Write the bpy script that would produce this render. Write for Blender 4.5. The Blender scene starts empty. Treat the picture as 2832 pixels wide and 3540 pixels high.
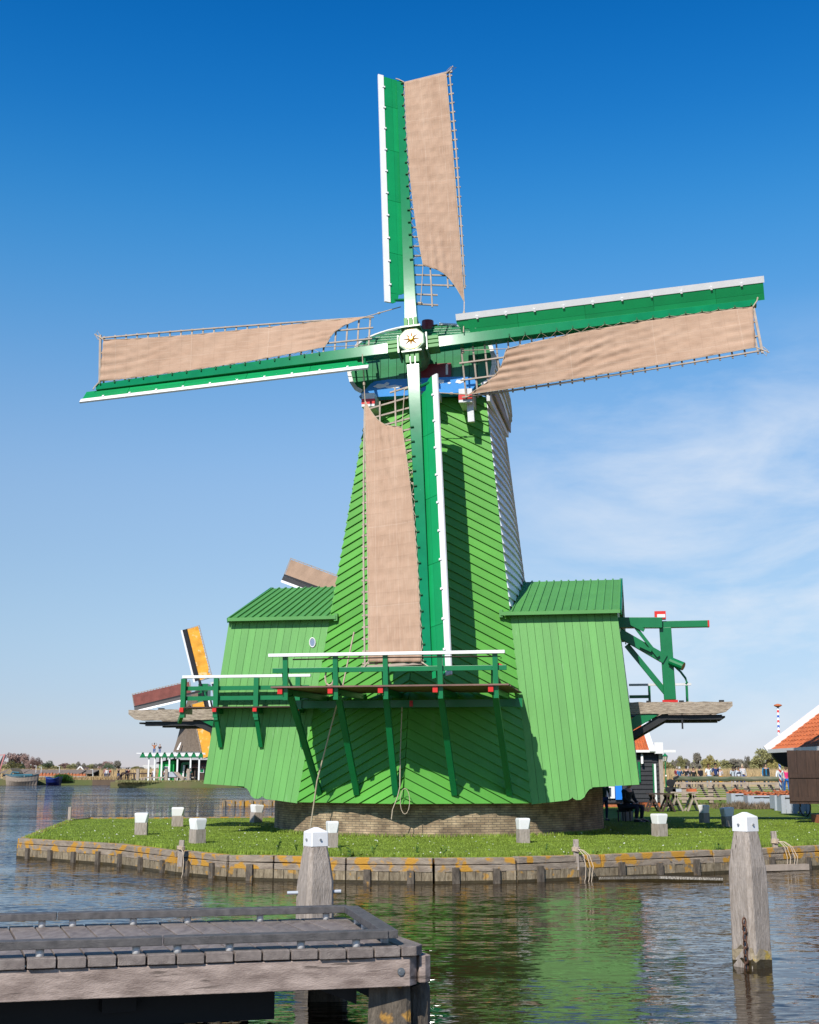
import bpy, math, random
import numpy as np
from mathutils import Vector, Matrix
random.seed(7)
S = bpy.context.scene
COL = S.collection
R = math.radians

# ------------------------------------------------------------------ camera model (also used to read positions off the ground)
FPX, CXP, CYP, HZ, CAMH = 4400., 1416., 1770., 2662., 1.8
PITCH = math.atan((HZ-CYP)/FPX)
def ray(x, y):
    u = (x-CXP)/FPX; v = -(y-CYP)/FPX
    return Vector((u, math.cos(PITCH)-v*math.sin(PITCH), math.sin(PITCH)+v*math.cos(PITCH)))
def onz(x, y, z=0.):
    r = ray(x, y); return Vector((0, 0, CAMH))+r*((z-CAMH)/r.z)
def atY(x, y, Y):
    r = ray(x, y); return Vector((0, 0, CAMH))+r*(Y/r.y)

cd = bpy.data.cameras.new('camera'); cam = bpy.data.objects.new('camera', cd); COL.objects.link(cam)
cam.location = (0, 0, CAMH); cam.rotation_euler = (math.pi/2+PITCH, 0, 0)
cd.sensor_fit = 'VERTICAL'; cd.sensor_height = 36; cd.sensor_width = 28.8; cd.lens = 36*FPX/3540
cd.clip_start = .1; cd.clip_end = 6000
S.camera = cam

# ------------------------------------------------------------------ light
SUN = Vector((-.293, -.681, .673)).normalized()
w = bpy.data.worlds.new('World'); S.world = w; w.use_nodes = True
nt = w.node_tree; bg = nt.nodes['Background']
sky = nt.nodes.new('ShaderNodeTexSky'); sky.sky_type = 'NISHITA'; sky.sun_disc = False
sky.sun_elevation = math.asin(SUN.z); sky.sun_rotation = math.atan2(SUN.x, SUN.y) % (2*math.pi)
sky.air_density = 1.0; sky.dust_density = 0.; sky.ozone_density = 6.; sky.altitude = 0
def nn(t, typ, **kw):
    n = t.nodes.new(typ)
    for k, v in kw.items(): setattr(n, k, v)
    return n
# thin high cloud in the lower right of the sky, laid out by compass direction
tc = nn(nt, 'ShaderNodeTexCoord')
mp = nn(nt, 'ShaderNodeMapping'); mp.inputs['Scale'].default_value = (2.2, 1.6, 7.0); mp.inputs['Rotation'].default_value = (0, R(-14), 0)
nt.links.new(tc.outputs['Generated'], mp.inputs[0])
ns = nn(nt, 'ShaderNodeTexNoise'); ns.inputs['Scale'].default_value = 2.1; ns.inputs['Detail'].default_value = 7; ns.inputs['Roughness'].default_value = .6; ns.inputs['Distortion'].default_value = .35
nt.links.new(mp.outputs[0], ns.inputs['Vector'])
rp = nn(nt, 'ShaderNodeValToRGB'); rp.color_ramp.elements[0].position = .40; rp.color_ramp.elements[1].position = .74
nt.links.new(ns.outputs[0], rp.inputs[0])
sx = nn(nt, 'ShaderNodeSeparateXYZ'); nt.links.new(tc.outputs['Generated'], sx.inputs[0])
def mrange(t, src, a, b, c=0., d=1.):
    m = nn(t, 'ShaderNodeMapRange'); m.interpolation_type = 'SMOOTHSTEP'
    for i, v in zip((1, 2, 3, 4), (a, b, c, d)): m.inputs[i].default_value = v
    t.links.new(src, m.inputs[0]); return m.outputs[0]
def mth(t, op, a, b):
    m = nn(t, 'ShaderNodeMath', operation=op)
    for i, v in enumerate((a, b)):
        if isinstance(v, (int, float)): m.inputs[i].default_value = v
        else: t.links.new(v, m.inputs[i])
    return m.outputs[0]
mx = mrange(nt, sx.outputs[0], .0, .2)
mz = mth(nt, 'MULTIPLY', mrange(nt, sx.outputs[2], .36, .2), mrange(nt, sx.outputs[2], -.02, .1, .35, 1.))
cl = mth(nt, 'MULTIPLY', mth(nt, 'MULTIPLY', mth(nt, 'MULTIPLY', rp.outputs[0], mx), mz), .9)
mixc = nn(nt, 'ShaderNodeMixRGB'); mixc.inputs[2].default_value = (7.6, 8.1, 8.8, 1)
# tint the physical sky by height above the horizon, darkened overhead to deepen shade
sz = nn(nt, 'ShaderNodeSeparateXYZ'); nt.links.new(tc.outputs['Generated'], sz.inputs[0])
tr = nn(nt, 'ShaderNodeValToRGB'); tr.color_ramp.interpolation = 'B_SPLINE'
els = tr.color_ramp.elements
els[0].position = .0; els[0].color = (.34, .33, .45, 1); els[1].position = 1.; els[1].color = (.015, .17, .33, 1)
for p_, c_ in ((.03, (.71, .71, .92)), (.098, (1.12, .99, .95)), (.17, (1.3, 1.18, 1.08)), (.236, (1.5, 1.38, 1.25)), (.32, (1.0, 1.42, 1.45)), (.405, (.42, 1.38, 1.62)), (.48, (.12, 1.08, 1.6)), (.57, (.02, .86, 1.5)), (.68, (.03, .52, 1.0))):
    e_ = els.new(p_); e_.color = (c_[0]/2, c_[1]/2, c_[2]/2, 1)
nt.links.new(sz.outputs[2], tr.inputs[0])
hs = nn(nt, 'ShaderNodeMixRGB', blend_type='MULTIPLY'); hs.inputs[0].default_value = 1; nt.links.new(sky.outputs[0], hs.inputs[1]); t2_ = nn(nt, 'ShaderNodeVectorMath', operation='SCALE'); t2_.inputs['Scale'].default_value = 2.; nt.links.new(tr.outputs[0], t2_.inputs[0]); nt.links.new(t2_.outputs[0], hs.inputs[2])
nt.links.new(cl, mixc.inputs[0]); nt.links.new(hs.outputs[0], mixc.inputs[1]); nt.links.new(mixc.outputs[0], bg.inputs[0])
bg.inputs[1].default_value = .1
sd = bpy.data.lights.new('sun', 'SUN'); sun = bpy.data.objects.new('sun', sd); COL.objects.link(sun)
sd.energy = 5.0; sd.angle = R(.5); sd.color = (1, .955, .89)
sun.rotation_euler = SUN.to_track_quat('Z', 'Y').to_euler()
S.view_settings.view_transform = 'Standard'; S.view_settings.look = 'None'; S.view_settings.exposure = .10; S.view_settings.gamma = 1
S.render.engine = 'CYCLES'

# ------------------------------------------------------------------ materials
def new_mat(name):
    m = bpy.data.materials.new(name); m.use_nodes = True
    return m, m.node_tree, m.node_tree.nodes['Principled BSDF']
def mat(name, col, rough=.5, var=.12, scale=3., stretch=(1, 1, 1), bump=0., bscale=30., island=0., spec=.5, metal=0., col2=None, spots=None, spotscale=6., spotpos=.62, sat2=1., coat=0., spotst=None):
    m, t, b = new_mat(name)
    tc = nn(t, 'ShaderNodeTexCoord'); mp = nn(t, 'ShaderNodeMapping'); mp.inputs['Scale'].default_value = stretch
    t.links.new(tc.outputs['Object'], mp.inputs[0])
    n1 = nn(t, 'ShaderNodeTexNoise'); n1.inputs['Scale'].default_value = scale; n1.inputs['Detail'].default_value = 6; n1.inputs['Roughness'].default_value = .6
    t.links.new(mp.outputs[0], n1.inputs['Vector'])
    rp = nn(t, 'ShaderNodeValToRGB')
    c2 = col2 or tuple(min(1, c*(1+var)) for c in col); c1 = col if col2 else tuple(c*(1-var) for c in col)
    rp.color_ramp.elements[0].position = .32; rp.color_ramp.elements[1].position = .68
    rp.color_ramp.elements[0].color = (*c1, 1); rp.color_ramp.elements[1].color = (*c2, 1)
    t.links.new(n1.outputs[0], rp.inputs[0]); out = rp.outputs[0]
    if spots:
        n2 = nn(t, 'ShaderNodeTexNoise'); n2.inputs['Scale'].default_value = spotscale; n2.inputs['Detail'].default_value = 5
        if spotst:
            m2 = nn(t, 'ShaderNodeMapping'); m2.inputs['Scale'].default_value = spotst; t.links.new(tc.outputs['Object'], m2.inputs[0]); t.links.new(m2.outputs[0], n2.inputs['Vector'])
        else: t.links.new(tc.outputs['Object'], n2.inputs['Vector'])
        r2 = nn(t, 'ShaderNodeValToRGB'); r2.color_ramp.elements[0].position = spotpos; r2.color_ramp.elements[1].position = spotpos+.06
        t.links.new(n2.outputs[0], r2.inputs[0])
        mx = nn(t, 'ShaderNodeMixRGB'); mx.inputs[2].default_value = (*spots, 1)
        t.links.new(r2.outputs[0], mx.inputs[0]); t.links.new(out, mx.inputs[1]); out = mx.outputs[0]
    if island:
        g = nn(t, 'ShaderNodeNewGeometry'); mr = nn(t, 'ShaderNodeMapRange'); mr.inputs[3].default_value = 1-island; mr.inputs[4].default_value = 1+island
        t.links.new(g.outputs['Random Per Island'], mr.inputs[0])
        hv = nn(t, 'ShaderNodeHueSaturation'); t.links.new(mr.outputs[0], hv.inputs['Value']); t.links.new(out, hv.inputs['Color']); out = hv.outputs[0]
    t.links.new(out, b.inputs['Base Color'])
    b.inputs['Roughness'].default_value = rough; b.inputs['Specular IOR Level'].default_value = spec; b.inputs['Metallic'].default_value = metal
    if coat: b.inputs['Coat Weight'].default_value = coat; b.inputs['Coat Roughness'].default_value = .18
    if bump:
        n3 = nn(t, 'ShaderNodeTexNoise'); n3.inputs['Scale'].default_value = bscale; n3.inputs['Detail'].default_value = 4
        t.links.new(mp.outputs[0], n3.inputs['Vector'])
        bp = nn(t, 'ShaderNodeBump'); bp.inputs['Strength'].default_value = bump; bp.inputs['Distance'].default_value = .02
        t.links.new(n3.outputs[0], bp.inputs['Height']); t.links.new(bp.outputs[0], b.inputs['Normal'])
    return m
WN = (.80, .79, .76)
M = dict(
  boards=mat('tower_green', (.092, .33, .040), .5, .10, .7, bump=.12, bscale=14, island=.10, spots=(.11, .34, .06), spotscale=1.4, spotpos=.66, spotst=(2.5, 2.5, .6)),
  wing=mat('wing_green', (.107, .33, .066), .55, .09, .8, (3, 3, .5), bump=.15, bscale=14, island=.06, spots=(.14, .36, .10), spotscale=2.1, spotpos=.66, spotst=(4, 4, .35)),
  roofg=mat('roof_green', (.085, .285, .065), .55, .08, 1.2, bump=.1, bscale=12, island=.06),
  deep=mat('deep_green', (.002, .165, .05), .35, .08, 2., bump=.06, bscale=10, island=.04),
  stock=mat('stock_green', (.006, .19, .065), .07, .1, 2.2, bump=.012, bscale=3, spots=(.05, .26, .13), spotscale=9, spotpos=.72),
  wb=mat('windboard_green', (.001, .27, .075), .45, .07, 1.5, bump=.05, bscale=9, island=.1),
  capg=mat('cap_green', (.025, .20, .07), .3, .1, 3., bump=.08, bscale=10, island=.12, spots=(.3, .5, .35), spotscale=22, spotpos=.73),
  white=mat('white_paint', WN, .4, .04, 3., bump=.04, bscale=12),
  whited=mat('white_worn', (.66, .66, .64), .5, .10, 4., bump=.1, bscale=14, spots=(.45, .44, .4), spotscale=7, spotpos=.68),
  whb=mat('white_board', (.62, .64, .66), .35, .08, 2., bump=.08, bscale=9, island=.12),
  red=mat('red_paint', (.62, .02, .012), .4, .08),
  dred=mat('dark_red_paint', (.19, .012, .018), .4, .12),
  blue=mat('sky_blue_paint', (.03, .25, .62), .35, .08, 3.),
  cloud=mat('cloud_paint', (.76, .75, .74), .45, .06, 8.),
  gold=mat('gold_paint', (.62, .30, .015), .3, .25, 20., metal=.3),
  iron=mat('poll_green', (.12, .24, .12), .33, .15, 6., bump=.08),
  black=mat('tarred_black', (.012, .012, .013), .55, .3, 4., bump=.2, bscale=12, island=.25),
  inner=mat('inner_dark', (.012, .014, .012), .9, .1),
  cloth=mat('sail_canvas', (.43, .285, .19), .85, .09, 1.1, (1, 1, 1), bump=.22, bscale=60, spots=(.47, .315, .21), spotscale=5.0, spotpos=.68),
  clothy=mat('ochre_canvas', (.72, .33, .03), .85, .2, .8, bump=.3, bscale=3, spots=(.8, .5, .2), spotscale=1.2, spotpos=.6),
  clothr=mat('rust_canvas', (.20, .06, .045), .85, .2, 1.2, bump=.2, bscale=4),
  rope=mat('rope', (.50, .40, .29), .9, .15, 20.),
  lath=mat('lath_wood', (.36, .29, .225), .75, .2, 5., bump=.1),
  woodv=mat('weathered_upright', (.27, .22, .175), .8, .0, 7., (6, 6, .7), bump=.7, bscale=22, col2=(.47, .40, .335), spots=(.10, .075, .055), spotscale=5, spotpos=.655, spotst=(7, 7, .55)),
  woodh=mat('weathered_log', (.19, .145, .105), .8, 0, 6., (.8, 5, 6), bump=.8, bscale=14, col2=(.50, .41, .31)),
  dock=mat('dock_board', (.15, .12, .105), .62, 0, 4., (3, 1, 3), bump=.5, bscale=40, col2=(.27, .225, .195), island=.13),
  curb=mat('curb_board', (.060, .056, .055), .6, 0, 4., (3, 3, 3), bump=.5, bscale=40, col2=(.125, .115, .11)),
  matt=mat('matt_green', (.004, .11, .035), .8, .1),
  dockb=mat('dock_beam', (.19, .14, .115), .7, 0, 2.6, (1.0, 4, 5), bump=.35, bscale=26, col2=(.44, .345, .29), spots=(.12, .09, .072), spotscale=4, spotpos=.62, spotst=(.5, .8, 7)),
  steel=mat('steel', (.45, .45, .44), .38, .1, metal=.9),
  bulk=mat('bulkhead_plank', (.14, .105, .06), .85, 0, 5., (3, 3, 1), bump=.8, bscale=18, col2=(.33, .265, .17), island=.18, spots=(.42, .23, .05), spotscale=5.5, spotpos=.60),
  cop=mat('bulkhead_coping', (.20, .155, .115), .85, 0, 3., (1.2, 1.2, 4), bump=.8, bscale=20, col2=(.37, .30, .22), spots=(.50, .255, .03), spotscale=3.2, spotpos=.495),
  bulkd=mat('dark_post', (.055, .042, .03), .8, 0, 5., (3, 3, 1), bump=.8, bscale=18, col2=(.16, .13, .095), spots=(.40, .21, .04), spotscale=4.5, spotpos=.63),
  post=mat('grey_post', (.62, .61, .59), .45, .08),
  wet=mat('wet_wood', (.05, .036, .014), .35, .35, 6., bump=.3),
  tile=mat('roof_tile', (.50, .13, .04), .7, .25, 4., bump=.3, bscale=20, island=.2),
  brk=mat('loose_brick', (.42, .13, .05), .85, .35, 7., bump=.5, bscale=12),
  thatch=mat('thatch', (.15, .115, .085), .95, .25, 2.5, (3, 3, 1), bump=.9, bscale=9),
  crate=mat('crate_grey', (.40, .43, .47), .55, .05, 2.),
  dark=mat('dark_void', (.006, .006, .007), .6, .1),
  glass=mat('window_glass', (.05, .07, .1), .08, .1, spec=.8),
  brown=mat('brown_plank', (.055, .03, .02), .65, .3, 4., (4, 4, .6), bump=.4, island=.15),
  leaf=mat('leaf_green', (.05, .13, .018), .6, .4, 3., island=.35),
  grassb=mat('grass_blade', (.19, .27, .024), .65, .3, 1.2, island=.3),
  reed=mat('reed', (.50, .36, .18), .85, .2, .2, island=.3),
  olive=mat('spring_foliage', (.24, .23, .09), .8, .3, .12, island=.35),
  oliveb=mat('yellow_foliage', (.34, .29, .09), .8, .3, .12, island=.3),
  rust=mat('budding_foliage', (.27, .175, .145), .85, .3, .12, island=.3),
  greyf=mat('bare_twig', (.22, .20, .155), .85, .3, .12, island=.3),
  dkleaf=mat('dark_foliage', (.08, .12, .055), .8, .3, .12, island=.3),
  bark=mat('bark', (.09, .07, .05), .9, .2),
  pink=mat('pink_blossom', (.42, .22, .24), .8, .2, .3, island=.3),
)
def paint(name, col, rough=.6): return mat(name, col, rough, .08)

# ------------------------------------------------------------------ mesh builder
class MB:
    def __init__(s): s.v = []; s.f = []
    def face(s, pts):
        i = len(s.v); s.v += [tuple(p) for p in pts]; s.f.append(tuple(range(i, i+len(pts))))
    def hexa(s, p):   # p: 4 bottom (ccw from above), 4 top
        i = len(s.v); s.v += [tuple(q) for q in p]
        for f in ((3, 2, 1, 0), (4, 5, 6, 7), (0, 1, 5, 4), (1, 2, 6, 5), (2, 3, 7, 6), (3, 0, 4, 7)): s.f.append(tuple(i+k for k in f))
    def box(s, x0, x1, y0, y1, z0, z1):
        s.hexa([(x0, y0, z0), (x1, y0, z0), (x1, y1, z0), (x0, y1, z0), (x0, y0, z1), (x1, y0, z1), (x1, y1, z1), (x0, y1, z1)])
    def beam(s, a, b, w, h, up=(0, 0, 1), w2=None, h2=None):
        a = Vector(a); b = Vector(b); d = (b-a).normalized(); up = Vector(up)
        if abs(d.dot(up)) > .98: up = Vector((0, 1, 0)) if abs(d.y) < .9 else Vector((1, 0, 0))
        sd = d.cross(up).normalized(); u = sd.cross(d).normalized()
        w2 = w if w2 is None else w2; h2 = h if h2 is None else h2
        P = []
        for c, ww, hh in ((a, w, h), (b, w2, h2)):
            P.append([c-sd*ww/2-u*hh/2, c+sd*ww/2-u*hh/2, c+sd*ww/2+u*hh/2, c-sd*ww/2+u*hh/2])
        i = len(s.v)
        s.v += [tuple(q) for q in P[0]+P[1]]
        for f in ((0, 1, 2, 3), (7, 6, 5, 4), (4, 5, 1, 0), (5, 6, 2, 1), (6, 7, 3, 2), (7, 4, 0, 3)): s.f.append(tuple(i+k for k in f))
    def tube(s, pts, r, n=8, r2=None, cap=True):
        pts = [Vector(p) for p in pts]; m = len(pts); i0 = len(s.v)
        for k, p in enumerate(pts):
            d = (pts[min(k+1, m-1)]-pts[max(k-1, 0)]).normalized()
            up = Vector((0, 0, 1)) if abs(d.z) < .9 else Vector((0, 1, 0))
            a = d.cross(up).normalized(); b = a.cross(d)
            rr = r if r2 is None else r+(r2-r)*k/(m-1)
            for j in range(n):
                t = 2*math.pi*j/n; s.v.append(tuple(p+a*rr*math.cos(t)+b*rr*math.sin(t)))
        for k in range(m-1):
            for j in range(n):
                q = i0+k*n; s.f.append((q+j, q+(j+1) % n, q+n+(j+1) % n, q+n+j))
        if cap:
            s.f.append(tuple(i0+j for j in range(n))[::-1]); s.f.append(tuple(i0+(m-1)*n+j for j in range(n)))
    def lathe(s, prof, c=(0, 0, 0), n=24, ang=0., sq=None):
        i0 = len(s.v)
        for (r, z) in prof:
            for j in range(n):
                t = ang+2*math.pi*j/n; s.v.append((c[0]+r*math.cos(t), c[1]+r*math.sin(t), c[2]+z))
        for k in range(len(prof)-1):
            for j in range(n):
                q = i0+k*n; s.f.append((q+j, q+(j+1) % n, q+n+(j+1) % n, q+n+j))
        s.f.append(tuple(i0+j for j in range(n))[::-1]); s.f.append(tuple(i0+(len(prof)-1)*n+j for j in range(n)))
    def prism(s, poly, off):   # planar polygon (3D points) extruded by vector off
        off = Vector(off); n = len(poly); i = len(s.v)
        s.v += [tuple(p) for p in poly]+[tuple(Vector(p)+off) for p in poly]
        s.f.append(tuple(range(i, i+n))[::-1]); s.f.append(tuple(range(i+n, i+2*n)))
        for k in range(n): s.f.append((i+k, i+(k+1) % n, i+n+(k+1) % n, i+n+k))
    def rings(s, rings, cap=True):
        i0 = len(s.v); n = len(rings[0])
        for r in rings: s.v += [tuple(p) for p in r]
        for k in range(len(rings)-1):
            for j in range(n):
                q = i0+k*n; s.f.append((q+j, q+(j+1) % n, q+n+(j+1) % n, q+n+j))
        if cap: s.f.append(tuple(i0+j for j in range(n))[::-1]); s.f.append(tuple(i0+(len(rings)-1)*n+j for j in range(n)))
    def xf(s, mtx):
        s.v = [tuple(mtx @ Vector(p)) for p in s.v]; return s
    def build(s, name, m, parent=None, smooth=False, bevel=0., fixn=True):
        me = bpy.data.meshes.new(name); me.from_pydata(s.v, [], s.f); me.update()
        if fixn and len(s.f) < 60000:
            import bmesh
            bm = bmesh.new(); bm.from_mesh(me); bmesh.ops.recalc_face_normals(bm, faces=bm.faces); bm.to_mesh(me); bm.free()
        me.materials.append(M[m] if isinstance(m, str) else m)
        if smooth:
            me.shade_smooth()
        o = bpy.data.objects.new(name, me); COL.objects.link(o)
        if parent: o.parent = parent
        if bevel:
            b = o.modifiers.new('bevel', 'BEVEL'); b.width = bevel; b.segments = 2; b.limit_method = 'ANGLE'
        return o
def each(mb, name, m, parent=None, **k):   # one object per separate piece
    par = list(range(len(mb.v)))
    def fd(i):
        while par[i] != i: par[i] = par[par[i]]; i = par[i]
        return i
    for f in mb.f:
        r0 = fd(f[0])
        for q in f[1:]: par[fd(q)] = r0
    grp = {}
    for f in mb.f: grp.setdefault(fd(f[0]), []).append(f)
    out = []
    for fs in grp.values():
        n = MB(); ix = {}
        for f in fs:
            for q in f:
                if q not in ix: ix[q] = len(n.v); n.v.append(mb.v[q])
            n.f.append(tuple(ix[q] for q in f))
        out.append(n.build(name, m, parent, **k))
    return out[0]
def tag(o, label=None, cat=None, group=None, kind=None):
    if label: o['label'] = label
    if cat: o['category'] = cat
    if group: o['group'] = group
    if kind: o['kind'] = kind
    return o
def empty(name, loc, rz=0., label=None, cat=None, group=None):
    o = bpy.data.objects.new(name, None); COL.objects.link(o); o.location = loc; o.rotation_euler = (0, 0, rz); o.empty_display_size = .3
    return tag(o, label, cat, group)
def copy_tree(o, parent=None):
    c = o.copy(); COL.objects.link(c)
    if parent: c.parent = parent
    for ch in list(o.children): copy_tree(ch, c)
    return c
def clip(poly, fn, lo, keep_above=True):
    out = []; n = len(poly)
    for i in range(n):
        p, q = poly[i], poly[(i+1) % n]; a, b = fn(p)-lo, fn(q)-lo
        if not keep_above: a, b = -a, -b
        if a >= 0: out.append(p)
        if (a > 0 and b < 0) or (a < 0 and b > 0):
            t = a/(a-b); out.append((p[0]+(q[0]-p[0])*t, p[1]+(q[1]-p[1])*t))
    return out
def clapboard(mb, poly, wf, d, m3, lap=.05, jit=0.):
    ws = [wf(p) for p in poly]; k0 = math.floor(min(ws)/d); k1 = math.ceil(max(ws)/d)
    for k in range(k0, k1):
        b = clip(clip(poly, wf, k*d), wf, (k+1)*d, False)
        if len(b) < 3: continue
        j = random.uniform(-jit, jit)
        off = [lap*(1-(wf(p)-k*d)/d)+.012+j for p in b]
        top = [m3(p[0], p[1], o) for p, o in zip(b, off)]
        bot = [m3(p[0], p[1], -.03) for p in b]
        i = len(mb.v); n = len(b); mb.v += top+bot
        mb.f.append(tuple(range(i, i+n)))
        for q in range(n): mb.f.append((i+q, i+n+q, i+n+(q+1) % n, i+(q+1) % n))
# ================================================================== THE GREEN WINDMILL (local x = right, local y = back, z = up)
mill = empty('windmill', (1.0, 41.5, 0), -R(10.3), 'tall bright green windmill on a round brick base with four canvas sails set', 'windmill')
def sR(z): return 3.30-.107*(z-.9)
def sL(z): return -(3.37-.139*(z-.9))
def sC(z): return -.04+.016*(z-.9)
def fC(z): return 6.3-.215*(z-.9)
def fK(z): return 4.9-.116*(z-.9)
ZT = 13.05
def fS(s, z):
    c = sC(z); t = (s-c)/(sR(z)-c) if s > c else (c-s)/(c-sL(z))
    return fC(z)+(fK(z)-fC(z))*t
# front cladding: lapped boards falling away from a central prow
for side in (1, -1):
    mb = MB()
    edge = sR if side > 0 else sL
    poly = [(sC(.9), .9), (edge(.9), .9), (edge(ZT), ZT), (sC(ZT), ZT)]
    wf = lambda p: p[1]+.53*abs(p[0]-sC(p[1]))
    clapboard(mb, poly, wf, .268, lambda s, z, o, sd=side: (s+sd*o*.25, -(fS(s, z)+o), z), .05, .003)
    mb.build('front_cladding', 'boards', mill)
# side cladding (right side shows)
def fB(z): return -3.2+.08*(z-.9)
for side in (1, -1):
    mb = MB(); edge = sR if side > 0 else sL
    bul = lambda f, z: .42*math.sin(math.pi*min(1, max(0, (fK(z)-f)/(fK(z)-fB(z)))))*.5
    for i in range(8):
        t0, t1 = i/8, (i+1)/8
        poly = [(t0, .95), (t1, .95), (t1, 12.95), (t0, 12.95)]
        def m3(t, z, o, sd=side, ed=edge):
            f = fK(z)+(fB(z)-fK(z))*t
            return (ed(z)+sd*(o+.16*math.sin(math.pi*t)-.02), -f, z)
        clapboard(mb, poly, lambda p: p[1], .27, m3, .06)
    mb.build('side_cladding', 'whb' if side > 0 else 'boards', mill)
# dark core so nothing shows through
mb = MB(); rings = []
for z in (.93, 3.5, 7, 10, 13.0):
    e = .1
    rings.append([(sL(z)+e, -(fK(z)-e), z), (sC(z), -(fC(z)-e), z), (sR(z)-e, -(fK(z)-e), z), (sR(z)-e, -(fB(z)+e), z), (sL(z)+e, -(fB(z)+e), z)])
mb.rings(rings); mb.build('tower_frame', 'inner', mill)
# brick base with running bond
def brick_mat():
    m, t, b = new_mat('brick_base')
    uv = nn(t, 'ShaderNodeUVMap'); uv.uv_map = 'UVMap'
    bt = nn(t, 'ShaderNodeTexBrick'); bt.offset = .5
    for k, v in (('Scale', 1.), ('Mortar Size', .009), ('Mortar Smooth', .3), ('Bias', .0), ('Brick Width', .23), ('Row Height', .065)): bt.inputs[k].default_value = v
    bt.inputs['Color1'].default_value = (.30, .22, .14, 1); bt.inputs['Color2'].default_value = (.44, .345, .225, 1); bt.inputs['Mortar'].default_value = (.19, .16, .12, 1)
    t.links.new(uv.outputs[0], bt.inputs['Vector'])
    n = nn(t, 'ShaderNodeTexNoise'); n.inputs['Scale'].default_value = 2.5; n.inputs['Detail'].default_value = 8; t.links.new(uv.outputs[0], n.inputs['Vector'])
    rp = nn(t, 'ShaderNodeValToRGB'); rp.color_ramp.elements[0].color = (.45, .42, .38, 1); rp.color_ramp.elements[0].position = .3; rp.color_ramp.elements[1].color = (1.25, 1.2, 1.1, 1); rp.color_ramp.elements[1].position = .7
    t.links.new(n.outputs[0], rp.inputs[0])
    mm = nn(t, 'ShaderNodeMixRGB', blend_type='MULTIPLY'); mm.inputs[0].default_value = 1
    t.links.new(bt.outputs['Color'], mm.inputs[1]); t.links.new(rp.outputs[0], mm.inputs[2]); t.links.new(mm.outputs[0], b.inputs['Base Color'])
    bp = nn(t, 'ShaderNodeBump'); bp.inputs['Distance'].default_value = .015; bp.inputs['Strength'].default_value = .8
    inv = nn(t, 'ShaderNodeInvert'); t.links.new(bt.outputs['Fac'], inv.inputs['Color']); t.links.new(inv.outputs[0], bp.inputs['Height']); t.links.new(bp.outputs[0], b.inputs['Normal'])
    b.inputs['Roughness'].default_value = .9
    return m
BR = 5.12
me = bpy.data.meshes.new('brick_base'); vs = []; fs = []; uvs = []
N = 96
prof = [(BR+.12, -.2), (BR+.12, .06), (BR, .07), (BR-.01, 1.3)]
for r, z in prof:
    for j in range(N+1):
        a = 2*math.pi*j/N; vs.append((r*math.cos(a), -.5+r*math.sin(a), z))
for k in range(3):
    for j in range(N):
        q = k*(N+1)+j; fs.append((q, q+1, q+N+2, q+N+1))
        for (jj, kk) in ((j, k), (j+1, k), (j+1, k+1), (j, k+1)): uvs.append((2*math.pi*jj/N*BR, prof[kk][1]+kk*.001))
me.from_pydata(vs, [], fs); ul = me.uv_layers.new(name='UVMap')
for i, u in enumerate(uvs): ul.data[i].uv = u
me.materials.append(brick_mat()); bo = bpy.data.objects.new('brick_base', me); COL.objects.link(bo); bo.parent = mill
mb = MB(); mb.lathe([(BR-.05, 1.26), (BR-.3, 1.27)], (0, -.5, 0), 48); mb.build('turning_ring', 'inner', mill)

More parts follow.
